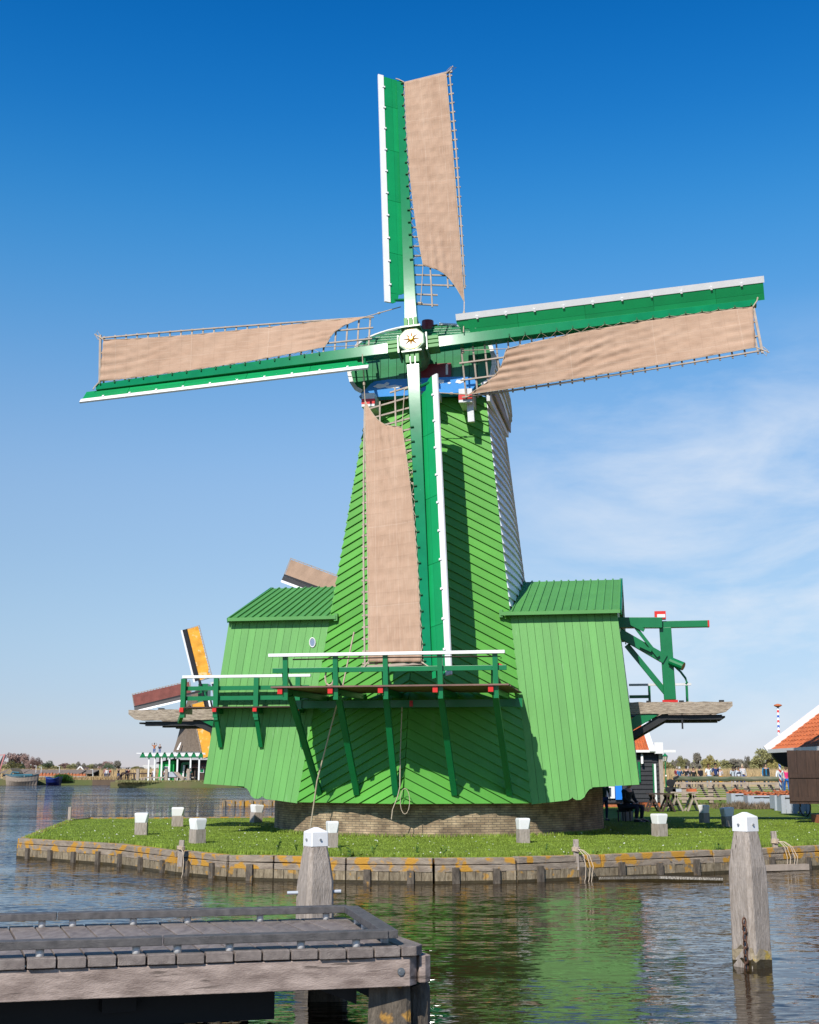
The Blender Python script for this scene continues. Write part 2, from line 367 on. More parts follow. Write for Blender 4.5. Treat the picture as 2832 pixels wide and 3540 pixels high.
# side wings with vertical boards and scalloped lower edge
def wing(side):
    inn = sR if side > 0 else sL
    def outl(z): return side*((5.80 if side > 0 else 5.76)+(6.27-z)*.0945)
    def q(u): return side*u   # scallop profile in distance from centre line
    prof = [(inn(.9), .87), (q(4.05), .955), (q(4.3), .98), (q(4.4), 1.03), (q(4.43), 1.07), (q(4.46), 1.03), (q(4.54), .99), (q(4.66), 1.0), (q(4.76), 1.07), (q(4.83), 1.2), (q(4.9), 1.28), (q(4.98), 1.31), (q(4.985), 1.335), (outl(1.4), 1.41)]
    poly = prof+[(outl(6.3), 6.3), (inn(6.3), 6.3)]
    mb = MB(); n = 14
    for i in range(n):
        def tf(p):
            a, b = inn(p[1]), outl(p[1]); return (p[0]-a)/(b-a)
        lo, hi = i/n, (i+1)/n
        b = clip(clip(poly, tf, lo+.0014), tf, hi-.0014, False)
        j = random.uniform(0, .008)
        top = [(s, -(fK(z)+.03+j), z) for s, z in b]; bot = [(s, -(fK(z)-.02), z) for s, z in b]
        k = len(b); i0 = len(mb.v); mb.v += top+bot; mb.f.append(tuple(range(i0, i0+k)))
        for e in range(k): mb.f.append((i0+e, i0+k+e, i0+k+(e+1) % k, i0+(e+1) % k))
    wall = mb.build('side_wing', 'wing', mill)
    # rear and end walls and dark lining
    mb = MB()
    z0, z1 = 1.45, 6.25
    P = lambda s, f, z: (s, -f, z)
    a0, a1 = outl(z0)-side*.03, outl(z1)-side*.03
    f0, f1 = fK(z0)-.03, fK(z1)-.03
    mb.face([P(a0, f0, z0), P(a0, -f0, z0), P(a1, -f1, z1), P(a1, 0, 7.72), P(a1, f1, z1)])
    i0 = inn(z0); i1 = inn(z1)
    mb.face([P(i0, -f0, z0), P(a0, -f0, z0), P(a1, -f1, z1), P(i1, -f1, z1)])
    mb.build('end_wall', 'wing', wall)
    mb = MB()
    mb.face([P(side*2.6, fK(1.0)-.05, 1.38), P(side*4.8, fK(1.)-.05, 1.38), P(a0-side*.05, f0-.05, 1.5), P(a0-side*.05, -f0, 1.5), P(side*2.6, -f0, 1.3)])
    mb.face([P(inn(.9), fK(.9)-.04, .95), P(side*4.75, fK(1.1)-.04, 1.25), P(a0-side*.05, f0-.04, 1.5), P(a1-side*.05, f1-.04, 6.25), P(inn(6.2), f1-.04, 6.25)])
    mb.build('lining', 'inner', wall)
    # roof
    e = 5.88 if side > 0 else -5.72
    s0 = 2.58 if side > 0 else -2.5
    mb = MB(); nb = 14
    for sgn in (1, -1):
        fe, ze = 4.53*sgn, 6.25
        for i in range(nb):
            u0 = s0+(e-s0)*i/nb; u1 = s0+(e-s0)*(i+1)/nb
            mb.hexa([P(u0, fe, ze-.03), P(u1, fe, ze-.03), P(u1, 0, 7.79-.03), P(u0, 0, 7.79-.03), P(u0, fe, ze), P(u1, fe, ze), P(u1, 0, 7.79), P(u0, 0, 7.79)])
            mb.beam(P(u1-side*.02, fe*1.005, ze+.02), P(u1-side*.02, 0, 7.81), .045, .04)
    rf = mb.build('roof', 'roofg', wall)
    mb = MB(); mb.beam(P(s0-side*.1, 4.56, 6.22), P(e+side*.01, 4.56, 6.22), .035, .1); mb.beam(P(s0-side*.09, 4.47, 6.12), P(s0-side*.09, 4.47, 6.34), .1, .16); mb.build('eave_board', 'roofg', rf)
    mb = MB()
    for sgn in (1, -1): mb.beam(P(e+side*.03, 4.5*sgn, 6.2), P(e+side*.03, 0, 7.76), .04, .14)
    each(mb, 'barge_board', 'deep', rf)
    return wall
wr = wing(1); wl = wing(-1)
# oval window in left wing
mb = MB(); c = (-3.13, -4.425, 5.5)
ring = lambda a, b, y: [(c[0]+a*math.cos(t*math.pi/10), y-(.116*b*math.sin(t*math.pi/10)), c[2]+b*math.sin(t*math.pi/10)) for t in range(20)]
mb.rings([ring(.10, .15, c[1]+.02), ring(.10, .15, c[1]-.03), ring(.075, .12, c[1]-.03), ring(.075, .12, c[1]+.01)]); ow = mb.build('oval_window', 'white', wl, True)
mb = MB(); mb.face(ring(.08, .125, c[1]-.022)); mb.build('pane', mat('sky_glass', (.25, .32, .45), .15, .1), ow)

# ------------------------------------------------------------------ front gallery
P = lambda s, f, z: (s, -f, z)
mb = MB()
x = 8.12
while x > 4.6:
    z = 3.97
    w = .17
    a, b = -3.28, 3.06
    # boards are notched round the prow
    lim = fC(4)+.08
    if x-w/2 < lim:
        t = (lim-(x-w/2))/(fC(4)-fK(4)+.02)
        if t < 1:
            sl = sC(4)-t*(sC(4)-sL(4)); sr = sC(4)+t*(sR(4)-sC(4))
            mb.box(a, sl-.02, -x-w/2, -x+w/2, z-.035, z); mb.box(sr+.02, b+.0, -x-w/2, -x+w/2, z-.035, z)
    else: mb.box(a+random.uniform(-.02, .02), b+random.uniform(-.03, .02), -x-w/2, -x+w/2, z-.035, z+random.uniform(0, .006))
    x -= w+.018
gal = mb.build('front_gallery', mat('gallery_plank', (.20, .11, .085), .75, .2, 3., (1, 6, 6), bump=.3, island=.2), mill)
js = [-3.03, -1.66, -.31, 1.14, 2.59]; feet = [-2.66, -1.46, -.27, 1.28, 2.72]
for s, sf in zip(js, feet):
    fw = fS(sf, 3.8)-.1
    mb = MB(); mb.beam(P(s, 8.13, 3.845), P(sf*.97, fw, 3.845), .125, .15); jb = mb.build('joist', 'deep', gal)
    mb = MB(); mb.box(s-.066, s+.066, -8.16, -8.10, 3.775, 3.925); mb.build('red_end', 'red', jb)
    mb = MB(); mb.beam(P(s+.13, 8.02, 3.62), P(s+.11, 8.06, 4.78), .13, .10, up=(0, 1, 0)); pb = each(mb, 'rail_post', 'deep', gal)
    mb = MB(); mb.beam(P(s+.02, 7.98, 4.42), P(s-.03, 7.62, 3.95), .05, .07); mb.beam(P(s+.05, 8.0, 4.42), P(s+.22, 7.66, 3.95), .04, .05); each(mb, 'rail_brace', 'deep', pb)
    fb = fS(sf, 1.18)+.05
    s2 = s+(sf-s)*.25
    mb = MB(); mb.beam(P(s2, 7.45, 3.78), P(sf, fb, 1.15), .16, .13, up=(0, 1, 0)); mb.build('strut', 'deep', gal)
mb = MB(); mb.box(-3.36, 2.97, -8.20, -8.08, 4.755, 4.84); mb.build('white_handrail', 'white', gal, bevel=.008)
mb = MB(); mb.box(-3.29, 2.99, -8.005, -7.945, 4.34, 4.47); mb.build('mid_rail', 'deep', gal, bevel=.006)
mb = MB(); mb.tube([P(-2.75, 7.93, 4.70), P(0, 7.93, 4.715), P(2.7, 7.93, 4.70)], .02, 6); mb.tube([P(2.7, 7.93, 4.70), P(2.82, 7.93, 4.69), P(2.86, 7.93, 4.66), P(2.83, 7.93, 4.63)], .012, 5); mb.build('boat_hook', 'brown', gal)
mb = MB(); mb.beam(P(-3.12, 5.92, 3.60), P(3.12, 5.92, 3.60), .16, .2); mb.box(-3.22, -3.0, -6.05, -5.8, 3.48, 3.72); mb.box(3.0, 3.2, -6.05, -5.8, 3.48, 3.72)
cb = mb.build('ring_beam', 'deep', gal); mb = MB(); mb.box(.08, .17, -6.03, -5.99, 3.52, 3.68); mb.build('red_mark', 'red', cb)
mb = MB(); mb.prism([(2.66, -7.98, 4.47), (2.9, -7.98, 4.47), (2.78, -7.98, 4.53)], (0, .03, 0)); mb.build('red_wedge', 'red', gal)
# ------------------------------------------------------------------ left gallery
mb = MB(); x = 5.2
while x > 4.62:
    mb.box(-6.75, -2.95, -x-.07, -x+.07, 3.57, 3.605); x -= .158
lg = mb.build('side_gallery', M['brown'], mill)
for s in (-6.83, -5.83, -4.61, -3.36):
    mb = MB(); mb.box(s-.07, s+.07, -5.2, -4.5, 3.42, 3.565); jb = mb.build('joist', 'deep', lg)
    mb = MB(); mb.box(s-.06, s+.06, -5.26, -5.2, 3.455, 3.585); mb.build('red_end', 'red', jb)
    mb = MB(); mb.box(s-.065, s+.075, -5.19, -5.06, 3.30, 4.43); each(mb, 'rail_post', 'deep', lg)
    if s > -6.5:
        mb = MB(); mb.beam(P(s+.01, 5.12, 3.5), P(s+.03, 5.12, 3.22), .12, .12, up=(0, 1, 0)); mb.beam(P(s+.03, 5.12, 3.3), P(s+.08, fK(2.5)+.06, 2.47), .12, .12, up=(0, 1, 0)); mb.build('bracket', 'deep', lg)
mb = MB(); mb.beam(P(-6.8, 5.1, 3.55), P(-7.12, 4.6, 3.2), .1, .12); mb.build('bracket', 'deep', lg)
mb = MB(); mb.box(-6.86, -2.98, -5.2, -5.06, 4.44, 4.52); mb.build('white_handrail', 'white', lg, bevel=.008)
for z in (4.15, 3.86):
    mb = MB(); mb.box(-6.76, -3.06, -5.055, -5.0, z-.06, z+.06); mb.build('green_rail', 'deep', lg)
# ------------------------------------------------------------------ loading platforms (old logs) at both ends
def platform(side):
    mb = MB()
    if side > 0: s0, s1, f0, zt, zb = 5.7, 9.0, 2.3, 3.76, 3.42
    else: s0, s1, f0, zt, zb = -5.7, -9.2, 3.3, 3.62, 3.30
    def log(f, w, za, zb_, end):
        n = 16; rr = []
        for i in range(n+1):
            t = i/n; s = s0+(end-s0)*t; j = .012
            hb = zb_+(.0 if t < .92 else (t-.92)/.08*(za-zb_)*.6)
            rr.append([P(s, f+w/2+random.uniform(-j, j), hb+random.uniform(-j, j)), P(s, f+w/2+random.uniform(-j, j), za+random.uniform(-j, j)), P(s, f-w/2, za+random.uniform(-j, j)), P(s, f-w/2, hb)])
        mb.rings(rr)
    log(f0, .34, zt, zb, s1)
    pf = mb.build('loading_platform', 'woodh', mill)
    mb = MB(); log(f0-1.4, .3, zt-.06, zb-.0, s1-side*.35); log(f0-2.6, .3, zt-.06, zb-.0, s1-side*.2); each(mb, 'rear_log', M['woodh'], pf)
    mb = MB()
    for i in range(16):
        s = s0+(s1-s0)*(i+.5)/17; mb.box(s-.085, s+.085, -(f0-.18), -(f0-3.0), zt-.45 if side > 0 else zt-.42, zt-.40 if side > 0 else zt-.37)
    mb.build('floor_board', 'brown', pf)
    mb = MB()
    for f in (f0-.05, f0-1.5, f0-2.7):
        mb.beam(P(side*6.0, f-.02, 2.75), P(side*7.15, f-.02, zb-.02), .2, .2); mb.beam(P(side*7.1, f-.02, zb-.1), P(side*8.7, f-.02, zb-.1), .18, .14)
    each(mb, 'underbeam', 'black', pf)
    mb = MB(); mb.prism([P(side*5.95, f0+.12, 2.86), P(side*6.9, f0+.12, zb-.01), P(side*6.3, f0+.12, zb-.01), P(side*5.9, f0+.12, 3.2)], (0, .12, 0)); mb.build('green_bracket', 'deep', pf)
    mb = MB()
    for s in (6.6, 7.55, 8.7) if side > 0 else (7.0, 8.2): mb.box(side*s-.07, side*s+.07, -f0-.1, -f0+.1, zt, zt+.05)
    if side > 0: mb.beam(P(7.55, f0, 3.4), P(7.55, f0, 2.98), .05, .05)
    each(mb, 'iron_strap', 'black', pf)
    return pf
platform(1); platform(-1)
# ------------------------------------------------------------------ hoist on the right end
mb = MB(); mb.beam(P(5.6, 1.15, 6.27), P(7.1, 1.15, 6.24), .3, .32); mb.beam(P(6.9, 1., 6.2), P(8.5, 1., 6.2), .26, .2)
ho = mb.build('log_hoist', 'deep', mill, bevel=.01)
mb = MB(); mb.beam(P(7.19, 1., 6.1), P(7.25, 1., 3.9), .36, .32, up=(0, 1, 0)); mb.build('post', 'deep', ho, bevel=.012)
mb = MB(); mb.box(7.02, 7.48, -1.17, -.83, 3.80, 3.89); mb.build('red_foot', 'red', ho)
mb = MB(); mb.beam(P(5.8, 1.1, 5.95), P(7.15, 1.1, 5.12), .24, .28); mb.build('brace', 'deep', ho, bevel=.01)
mb = MB(); mb.beam(P(6.0, .9, 5.6), P(7.15, .9, 4.1), .15, .17); mb.build('brace', 'deep', ho, bevel=.01)
mb = MB(); mb.beam(P(6.3, 1.25, 6.1), P(6.95, 1.25, 5.2), .12, .1); mb.build('brace', 'deep', ho)
mb = MB(); mb.beam(P(6.15, 1.34, 6.22), P(6.55, 1.34, 6.0), .06, .1); mb.beam(P(6.4, 1.3, 5.55), P(6.75, 1.3, 5.38), .06, .1); each(mb, 'cleat', 'deep', ho)
mb = MB(); mb.box(6.88, 7.22, -1.22, -.9, 6.36, 6.60); rb = mb.build('red_block', 'red', ho)
mb = MB(); mb.box(6.96, 7.2, -1.24, -1.21, 6.40, 6.50); mb.build('white_plate', 'white', rb)
mb = MB(); mb.box(8.47, 8.52, -1.14, -.86, 6.1, 6.3); mb.build('red_tip', 'red', ho)
mb = MB(); mb.tube([P(7.3, 1.2, 5.06), P(7.68, 1.35, 4.88)], .13, 12); mb.beam(P(7.28, 1.25, 5.16), P(7.4, 1.25, 5.02), .05, .06); mb.build('winding_drum', 'deep', ho)
mb = MB(); mb.tube([P(7.4, 1., 4.95), P(7.6, 1., 4.75), P(7.74, 1., 4.55), P(7.78, 1., 4.42), P(7.74, 1., 4.37)], .035, 7); mb.build('lever', 'deep', ho)
# rear rail beyond the hoist
mb = MB(); mb.box(6.0, 8.0, 1.6, 1.7, 4.50, 4.57); rr = mb.build('rear_rail', 'whited', mill)
mb = MB()
for s in (6.65, 7.85): mb.box(s-.04, s+.04, 1.61, 1.69, 3.5, 4.5)
mb.box(6.0, 6.65, 1.62, 1.68, 4.1, 4.2); each(mb, 'rail_post', 'deep', rr)

# ------------------------------------------------------------------ cap
front = [(-1.78, 13.28), (-1.98, 13.40), (-2.12, 13.62), (-2.19, 13.9), (-2.19, 14.2), (-2.10, 14.5), (-1.96, 14.72), (2.12, 14.72), (2.24, 14.5), (2.31, 14.2), (2.32, 13.9), (2.26, 13.62), (2.14, 13.40), (1.95, 13.28)]
FC = 3.98
mb = MB()
def capf(z): return FC-(z-13.3)*.0
nb = 18
for i in range(nb):
    a = -2.2+4.53*i/nb; b2 = a+4.53/nb-.012
    b = clip(clip(front, lambda p: p[0], a), lambda p: p[0], b2, False)
    if len(b) < 3: continue
    j = random.uniform(0, .008); k = len(b); i0 = len(mb.v)
    mb.v += [P(s, FC+.02+j, z) for s, z in b]+[P(s, FC-.03, z) for s, z in b]; mb.f.append(tuple(range(i0, i0+k)))
    for e in range(k): mb.f.append((i0+e, i0+k+e, i0+k+(e+1) % k, i0+(e+1) % k))
cap = mb.build('cap', 'capg', mill)
# barrel of the cap: lapped boards along a rounded section, running back
def sect(t, sc=1.):   # t 0..1 from lower right over the top to lower left
    ang = -.62+t*(math.pi+1.24)
    x = math.cos(ang); y = math.sin(ang)
    hx = 2.26 if x > 0 else 2.12
    return (.06+hx*(abs(x)**.9)*(1 if x > 0 else -1)*sc, 13.95+(y*(1.72 if y > 0 else 1.15))*sc)
mb = MB(); nseg = 34; seg = [(FC-.02, 1.0, 0), (2.6, 1.02, .0), (1., 1.02, 0), (-.8, 1.0, 0), (-2., .96, -.05), (-2.9, .82, -.12)]
for i in range(nseg):
    t0 = i/nseg; t1 = (i+1)/nseg
    (xa, za), (xb, zb) = sect(t0), sect(t1)
    up = za < zb or i < nseg/2
    # lip on the lower edge
    la, lb = (.05, 0.) if t0 < .5 else (0., .05)
    cx, cz = .06, 14.2
    def push(x, z, d):
        v = Vector((x-cx, z-cz)); v.normalize(); return x+v.x*d, z+v.y*d
    for (fa, sa, da), (fb, sb, db) in zip(seg[:-1], seg[1:]):
        q = []
        for f, sc, dz, t, l in ((fa, sa, da, t0, la), (fb, sb, db, t0, la), (fb, sb, db, t1, lb), (fa, sa, da, t1, lb)):
            x, z = sect(t, sc)
            # front of the roof is cut back in a curve above the vertical boards
            if z > 14.6 and f > 2.5: f = f-(z-14.6)*.95
            x, z = push(x, z, l+.01); q.append(P(x, f, z+dz))
        mb.face(q)
        inn_ = [tuple(Vector(p)*1.0-Vector(((p[0]-cx)*.03, 0, (p[2]-cz)*.03))) for p in q]
        e0, e1 = (0, 1) if t0 < .5 else (3, 2)
        mb.face([q[e0], q[e1], inn_[e1], inn_[e0]])
bar = mb.build('cap_boards', 'whb', cap, fixn=False)
mb = MB(); n0 = 24
mb.face([P(sect(i/n0, .82)[0], -2.88, sect(i/n0, .82)[1]-.12) for i in range(n0+1)]); mb.build('cap_rear', 'capg', cap)
# front hood: stepped boards rising back from the top of the flat face
mb = MB()
steps = 7
def half(z):  # half widths left/right at height z on the hood
    t = (z-14.72)/(15.72-14.72); k = math.sqrt(max(0, 1-max(0, t)**1.6))
    return .04-2.0*k, .08+2.04*k
for i in range(steps):
    z0 = 14.70+i*.145; z1 = z0+.15
    f0 = FC+.06-i*.17; f1 = f0-.2
    l0, r0 = half(z0); l1, r1 = half(min(15.71, z1))
    mb.hexa([P(l0, f0, z0), P(r0, f0, z0), P(r1, f1-.02, z1-.045), P(l1, f1-.02, z1-.045), P(l0, f0, z0+.035), P(r0, f0, z0+.035), P(r1, f1, z1), P(l1, f1, z1)])
hood = mb.build('hood', 'capg', cap)
mb = MB()
for sd in (0, 1):
    pts = [P(half(z)[sd]+(.03 if sd else -.03), FC+.06-(z-14.7)/.145*.17, z+.04) for z in [14.70+.1*i for i in range(11)]]
    mb.tube(pts, .045, 6)
mb.build('white_edge', 'white', hood)
# white trim round the rounded sides of the face
mb = MB()
for pts in (front[:7], front[7:]):
    for p, q in zip(pts[:-1], pts[1:]): mb.beam(P(p[0], FC+.01, p[1]), P(q[0], FC+.01, q[1]), .12, .09, up=(0, 1, 0))
each(mb, 'white_trim', 'white', cap)
# blue cloud-painted beam
poly = [(-1.83, 13.06), (-1.5, 13.42), (-1.36, 13.52), (-.9, 13.56), (0, 13.55), (1.5, 13.52), (1.72, 13.46), (1.84, 13.3), (1.7, 13.12), (1.3, 13.02), (-1.4, 13.02)]
mb = MB(); mb.prism([P(s, 4.22, z) for s, z in poly], (0, .38, 0)); cbm = mb.build('blue_beam', 'blue', cap)
mb = MB()
for (s, z, wd, h) in ((-1.15, 13.36, .42, .07), (-.75, 13.32, .5, .05), (-.95, 13.42, .14, .05), (.42, 13.36, .3, .06), (.72, 13.40, .22, .06), (.52, 13.42, .12, .05), (1.3, 13.37, .25, .06), (1.42, 13.42, .12, .05), (-.15, 13.36, .2, .06), (.98, 13.34, .1, .03)):
    pts = []
    for k in range(18):
        a = 2*math.pi*k/18; rr = 1+.16*math.sin(5*a+s*7)
        pts.append(P(s+wd*.5*rr*math.cos(a), 4.223+random.uniform(.001, .004), z+h*rr*math.sin(a)))
    mb.prism(pts, (0, -.004, 0))
each(mb, 'painted_cloud', 'cloud', cbm)
# red panels behind the shaft
mb = MB(); mb.box(-.36, 1.02, -4.10, -3.96, 13.58, 14.02); rp_ = mb.build('red_panel', 'dred', cap)
mb = MB(); mb.box(-.29, -.22, -4.125, -4.1, 13.64, 13.95); mb.box(.86, .93, -4.125, -4.1, 13.64, 13.98); each(mb, 'white_strip', 'white', rp_)
mb = MB(); mb.lathe([(.17, 0), (.2, .3), (.19, .5)], (.10, -2.9, 15.35), 14); mb.build('red_cowl', 'dred', cap)
mb = MB(); mb.beam(P(1.15, 2.7, 15.62), P(1.5, 2.6, 15.5), .1, .12); mb.build('red_block', 'dred', cap)
# ring corbels under the cap
for s, z0 in ((-1.46, 12.62), (1.52, 12.60)):
    mb = MB(); mb.box(s-.2, s+.2, -4.6, -3.6, z0, z0+.42); cbk = mb.build('corbel', 'whited', cap)
    mb = MB(); mb.box(s-.205, s+.205, -4.605, -4.5, z0+.08, z0+.24); mb.build('red_band', 'red', cbk)
mb = MB(); mb.box(.42, .7, -4.5, -3.9, 12.82, 13.05); cbk = mb.build('corbel', 'whited', cap); mb = MB(); mb.box(.415, .705, -4.505, -4.4, 12.86, 12.95); mb.build('red_band', 'red', cbk)
mb = MB(); mb.beam(P(1.62, 4.3, 12.75), P(1.66, 4.3, 12.05), .19, .16, up=(0, 1, 0)); mb.build('hanging_post', 'whited', cap)
# weathered lower barge on the right of the cap
mb = MB(); mb.beam(P(2.14, 4.0, 12.93), P(2.2, -1.0, 13.08), .1, .3); mb.build('side_beam', 'whited', cap)
mb = MB(); mb.beam(P(2.28, 3.6, 13.18), P(2.3, -1.0, 13.22), .05, .26); mb.build('side_board', 'lath', cap)

# ------------------------------------------------------------------ sails
TI = R(11.895); RO = R(4.4904)
HUB = Vector((.01, -5.02, 14.34))
VA = Vector((0, -math.cos(TI), math.sin(TI))); VR = Vector((1, 0, 0)); VU = Vector((0, math.sin(TI), math.cos(TI)))
def lerp(a, b, t): return a+(b-a)*t
def canvas_mat():
    m, t, b = new_mat('stitched_canvas'); uv = nn(t, 'ShaderNodeUVMap'); uv.uv_map = 'UVMap'
    def N(sc, scale, det=5):
        mp = nn(t, 'ShaderNodeMapping'); mp.inputs['Scale'].default_value = sc; t.links.new(uv.outputs[0], mp.inputs[0]); n = nn(t, 'ShaderNodeTexNoise'); n.inputs['Scale'].default_value = scale; n.inputs['Detail'].default_value = det; t.links.new(mp.outputs[0], n.inputs['Vector']); return n.outputs[0]
    sp = nn(t, 'ShaderNodeSeparateXYZ'); t.links.new(uv.outputs[0], sp.inputs[0]); e_, c_ = sp.outputs[0], sp.outputs[1]
    def line(src, per, ofs, wd):
        f = mth(t, 'FRACT', mth(t, 'ADD', mth(t, 'DIVIDE', src, per), ofs), 0); d = mth(t, 'ABSOLUTE', mth(t, 'SUBTRACT', f, .5), 0); return mrange(t, d, wd/per, 0.)
    r1 = nn(t, 'ShaderNodeValToRGB'); q = r1.color_ramp.elements; q[0].position = .3; q[0].color = (.39, .25, .165, 1); q[1].position = .72; q[1].color = (.47, .315, .215, 1); t.links.new(N((.7, 1.3, 1), 1.6, 8), r1.inputs[0])
    def mixto(src, fac, col):
        m_ = nn(t, 'ShaderNodeMixRGB'); t.links.new(fac, m_.inputs[0]); t.links.new(src, m_.inputs[1]); m_.inputs[2].default_value = (*col, 1); return m_.outputs[0]
    o = mixto(r1.outputs[0], mth(t, 'MULTIPLY', mrange(t, N((.5, 14, 1), 3.), .45, .75), .35), (.56, .42, .31))
    o = mixto(o, mth(t, 'MULTIPLY', line(e_, .353, .2, .022), mth(t, 'MULTIPLY', N((1, 1, 1), 2.), .32)), (.27, .165, .11))
    o = mixto(o, mth(t, 'MULTIPLY', line(c_, .62, .35, .010), .35), (.60, .47, .36))
    o = mixto(o, mth(t, 'MULTIPLY', line(e_, 2.45, .1, .012), .4), (.60, .47, .36))
    st = mrange(t, N((1.2, 2.4, 1), 3.5, 6), .60, .72); o = mixto(o, mth(t, 'MULTIPLY', st, .2), (.28, .17, .105))
    t.links.new(o, b.inputs['Base Color']); b.inputs['Roughness'].default_value = .9; b.inputs['Specular IOR Level'].default_value = .2
    h = mth(t, 'ADD', mth(t, 'MULTIPLY', N((2.2, 1.2, 1), 2.6, 6), 1.), mth(t, 'MULTIPLY', line(e_, .353, .2, .05), .10)); h = mth(t, 'ADD', h, mth(t, 'MULTIPLY', N((1, 1, 1), 60, 2), .04))
    bp = nn(t, 'ShaderNodeBump'); bp.inputs['Strength'].default_value = .5; bp.inputs['Distance'].default_value = .03; t.links.new(h, bp.inputs['Height']); t.links.new(bp.outputs[0], b.inputs['Normal'])
    return m
CANV = canvas_mat()
def blade(k, nshort, sag, tipskew, lab):
    an = RO+math.pi/2-k*math.pi/2
    E = VR*math.cos(an)+VU*math.sin(an); Cc = VR*math.cos(an-math.pi/2)+VU*math.sin(an-math.pi/2)
    zoff = .10 if k % 2 == 0 else -.14
    H = HUB+VA*zoff
    def alpha(e): return R(lerp(19, -7, min(1, max(0, (e-1.2)/8.9))))
    def pt(e, c, d=0.):   # along, across the lattice (twisted), off the surface
        a = alpha(e)
        if c < 0: a = 0
        X = Cc*math.cos(a)-VA*math.sin(a); Nn = VA*math.cos(a)+Cc*math.sin(a)
        return H+E*e+X*c+Nn*d
    def hw(e): return lerp(.19, .105, (e-.4)/9.8)
    mb = MB()
    rings = []
    for e in (.46, 2, 4, 6, 8, 10.1):
        h = hw(e); t = lerp(.17, .08, e/10.2)
        rings.append([H+E*e-Cc*h-VA*t, H+E*e+Cc*h-VA*t, H+E*e+Cc*h+VA*t, H+E*e-Cc*h+VA*t])
    mb.rings(rings)
    sail = mb.build('sail', 'stock', mill, bevel=.012)
    sail['label'] = lab
    mb = MB(); e = 2.9
    while e < 10:
        h = hw(e); t = lerp(.17, .08, e/10.2); mb.beam(H+E*e+Cc*(h*.35)+VA*(t+.025), H+E*e+Cc*(h*.95)+VA*(t+.025), .035, .05, up=VA); e += .47
    each(mb, 'cleat', 'matt', sail)
    # windboard: two planed boards angled forward from the stock, white outer strip
    def wp(e, q, d=0.):   # q metres outward
        base = H+E*e-Cc*hw(e)*.9
        dirv = (-Cc*.84+VA*.54); nrm = (VA*.84+Cc*.54)
        return base+dirv*q+nrm*d
    mb = MB()
    WE = (10.22, 10.37, 10.45, 10.45)[k]
    es = [1.72, 3.2, 5.2, 7.2, 9.0, WE]
    for e0, e1 in zip(es[:-1], es[1:]):
        for q0, q1, d in ((.0, .2, 0.), (.205, .50, .012)):
            a, b = e0, e1-.012
            if e0 == es[0] and q0 < .1: a = 1.9
            mb.hexa([wp(a, q0, -.02), wp(b, q0, -.02), wp(b, q1, -.02+d), wp(a, q1, -.02+d), wp(a, q0, .0), wp(b, q0, .0), wp(b, q1, d), wp(a, q1, d)])
    mb.hexa([wp(1.92, .01, -.05), wp(WE-.02, .01, -.05), wp(WE-.02, .49, -.03), wp(1.92, .49, -.03), wp(1.92, .01, -.022), wp(WE-.02, .01, -.022), wp(WE-.02, .49, -.012), wp(1.92, .49, -.012)])
    # rounded notch at the root
    pts = [(1.72, .21), (1.72, .5), (1.36, .5), (1.36, .42), (1.42, .32), (1.52, .25)]
    mb.prism([wp(e, q, 0.) for e, q in pts], tuple((wp(1.5, .3, -.02)-wp(1.5, .3, 0))))
    mb.prism([wp(e, q, 0.) for e, q in [(1.9, 0.), (1.9, .21), (1.72, .21), (1.74, .12), (1.8, .04)]], tuple((wp(1.5, .3, -.02)-wp(1.5, .3, 0))))
    wbd = mb.build('windboard', 'wb', sail)
    mb = MB(); f0 = 1.36; f1 = WE+.02
    mb.hexa([wp(f0, .50, -.03), wp(f1, .50, -.03), wp(f1, .69, -.03), wp(f0, .69, -.03), wp(f0, .50, .025), wp(f1, .50, .025), wp(f1, .69, .025), wp(f0, .69, .025)])
    mb.build('white_edge', 'white', wbd)
    mb = MB(); e = 2.0
    while e < 10: mb.beam(wp(e, .47, .04), wp(e, .56, .04), .06, .03, up=wp(1, 0, 1)-wp(1, 0, 0)); e += .86
    each(mb, 'peg', 'white', wbd)
    mb = MB(); mb.tube([H+E*1.55-Cc*.05, wp(1.5, .36, -.03)], .05, 8); mb.build('spar', 'deep', wbd)
    # lattice
    mb = MB(); L = lambda e: lerp(1.70, 1.72, (e-1.4)/8.6)
    bars = [1.42+.353*i for i in range(25)]
    for i, e in enumerate(bars):
        c1 = L(e)+.05 if i >= nshort else .85
        mb.beam(pt(e, .0, -.03), pt(e, c1, -.03), .05, .035, up=VA)
    b0 = bars[nshort]-.12
    for c, st in ((.66, bars[0]-.1), (1.18, b0), (1.70, b0)):
        n = 8
        for j in range(n):
            ea = lerp(st, 10.0, j/n); eb = lerp(st, 10.0, (j+1)/n); mb.beam(pt(ea, c, .01), pt(eb, c, .01), .045, .035, up=VA)
    mb.beam(pt(10.0, 0, .02), pt(10.0, 1.8, .02), .07, .05, up=VA)
    mb.build('lattice', 'lath', sail)
    # canvas: shaped sheet with a hollow foot drawn to a point at the outer lath
    nu, nv = 110, 30; verts = []
    def P2(u, v):
        # v 0 inner edge..1 outer edge, u 0 tip..1 root
        ei = lerp(9.98, 2.78, u); ci = .17+.26*u**3-.03*math.sin(math.pi*u)
        eo = lerp(9.93-tipskew, 1.5, u); co = 1.60+.05*u-sag*math.sin(math.pi*u**.8)
        e = lerp(ei, eo, v); c = lerp(ci, co, v)
        if u > .6:   # hollow foot
            g = (u-.6)/.4; e += g*g*.36*math.sin(math.pi*v**1.25)
            c += 0
        return e, c
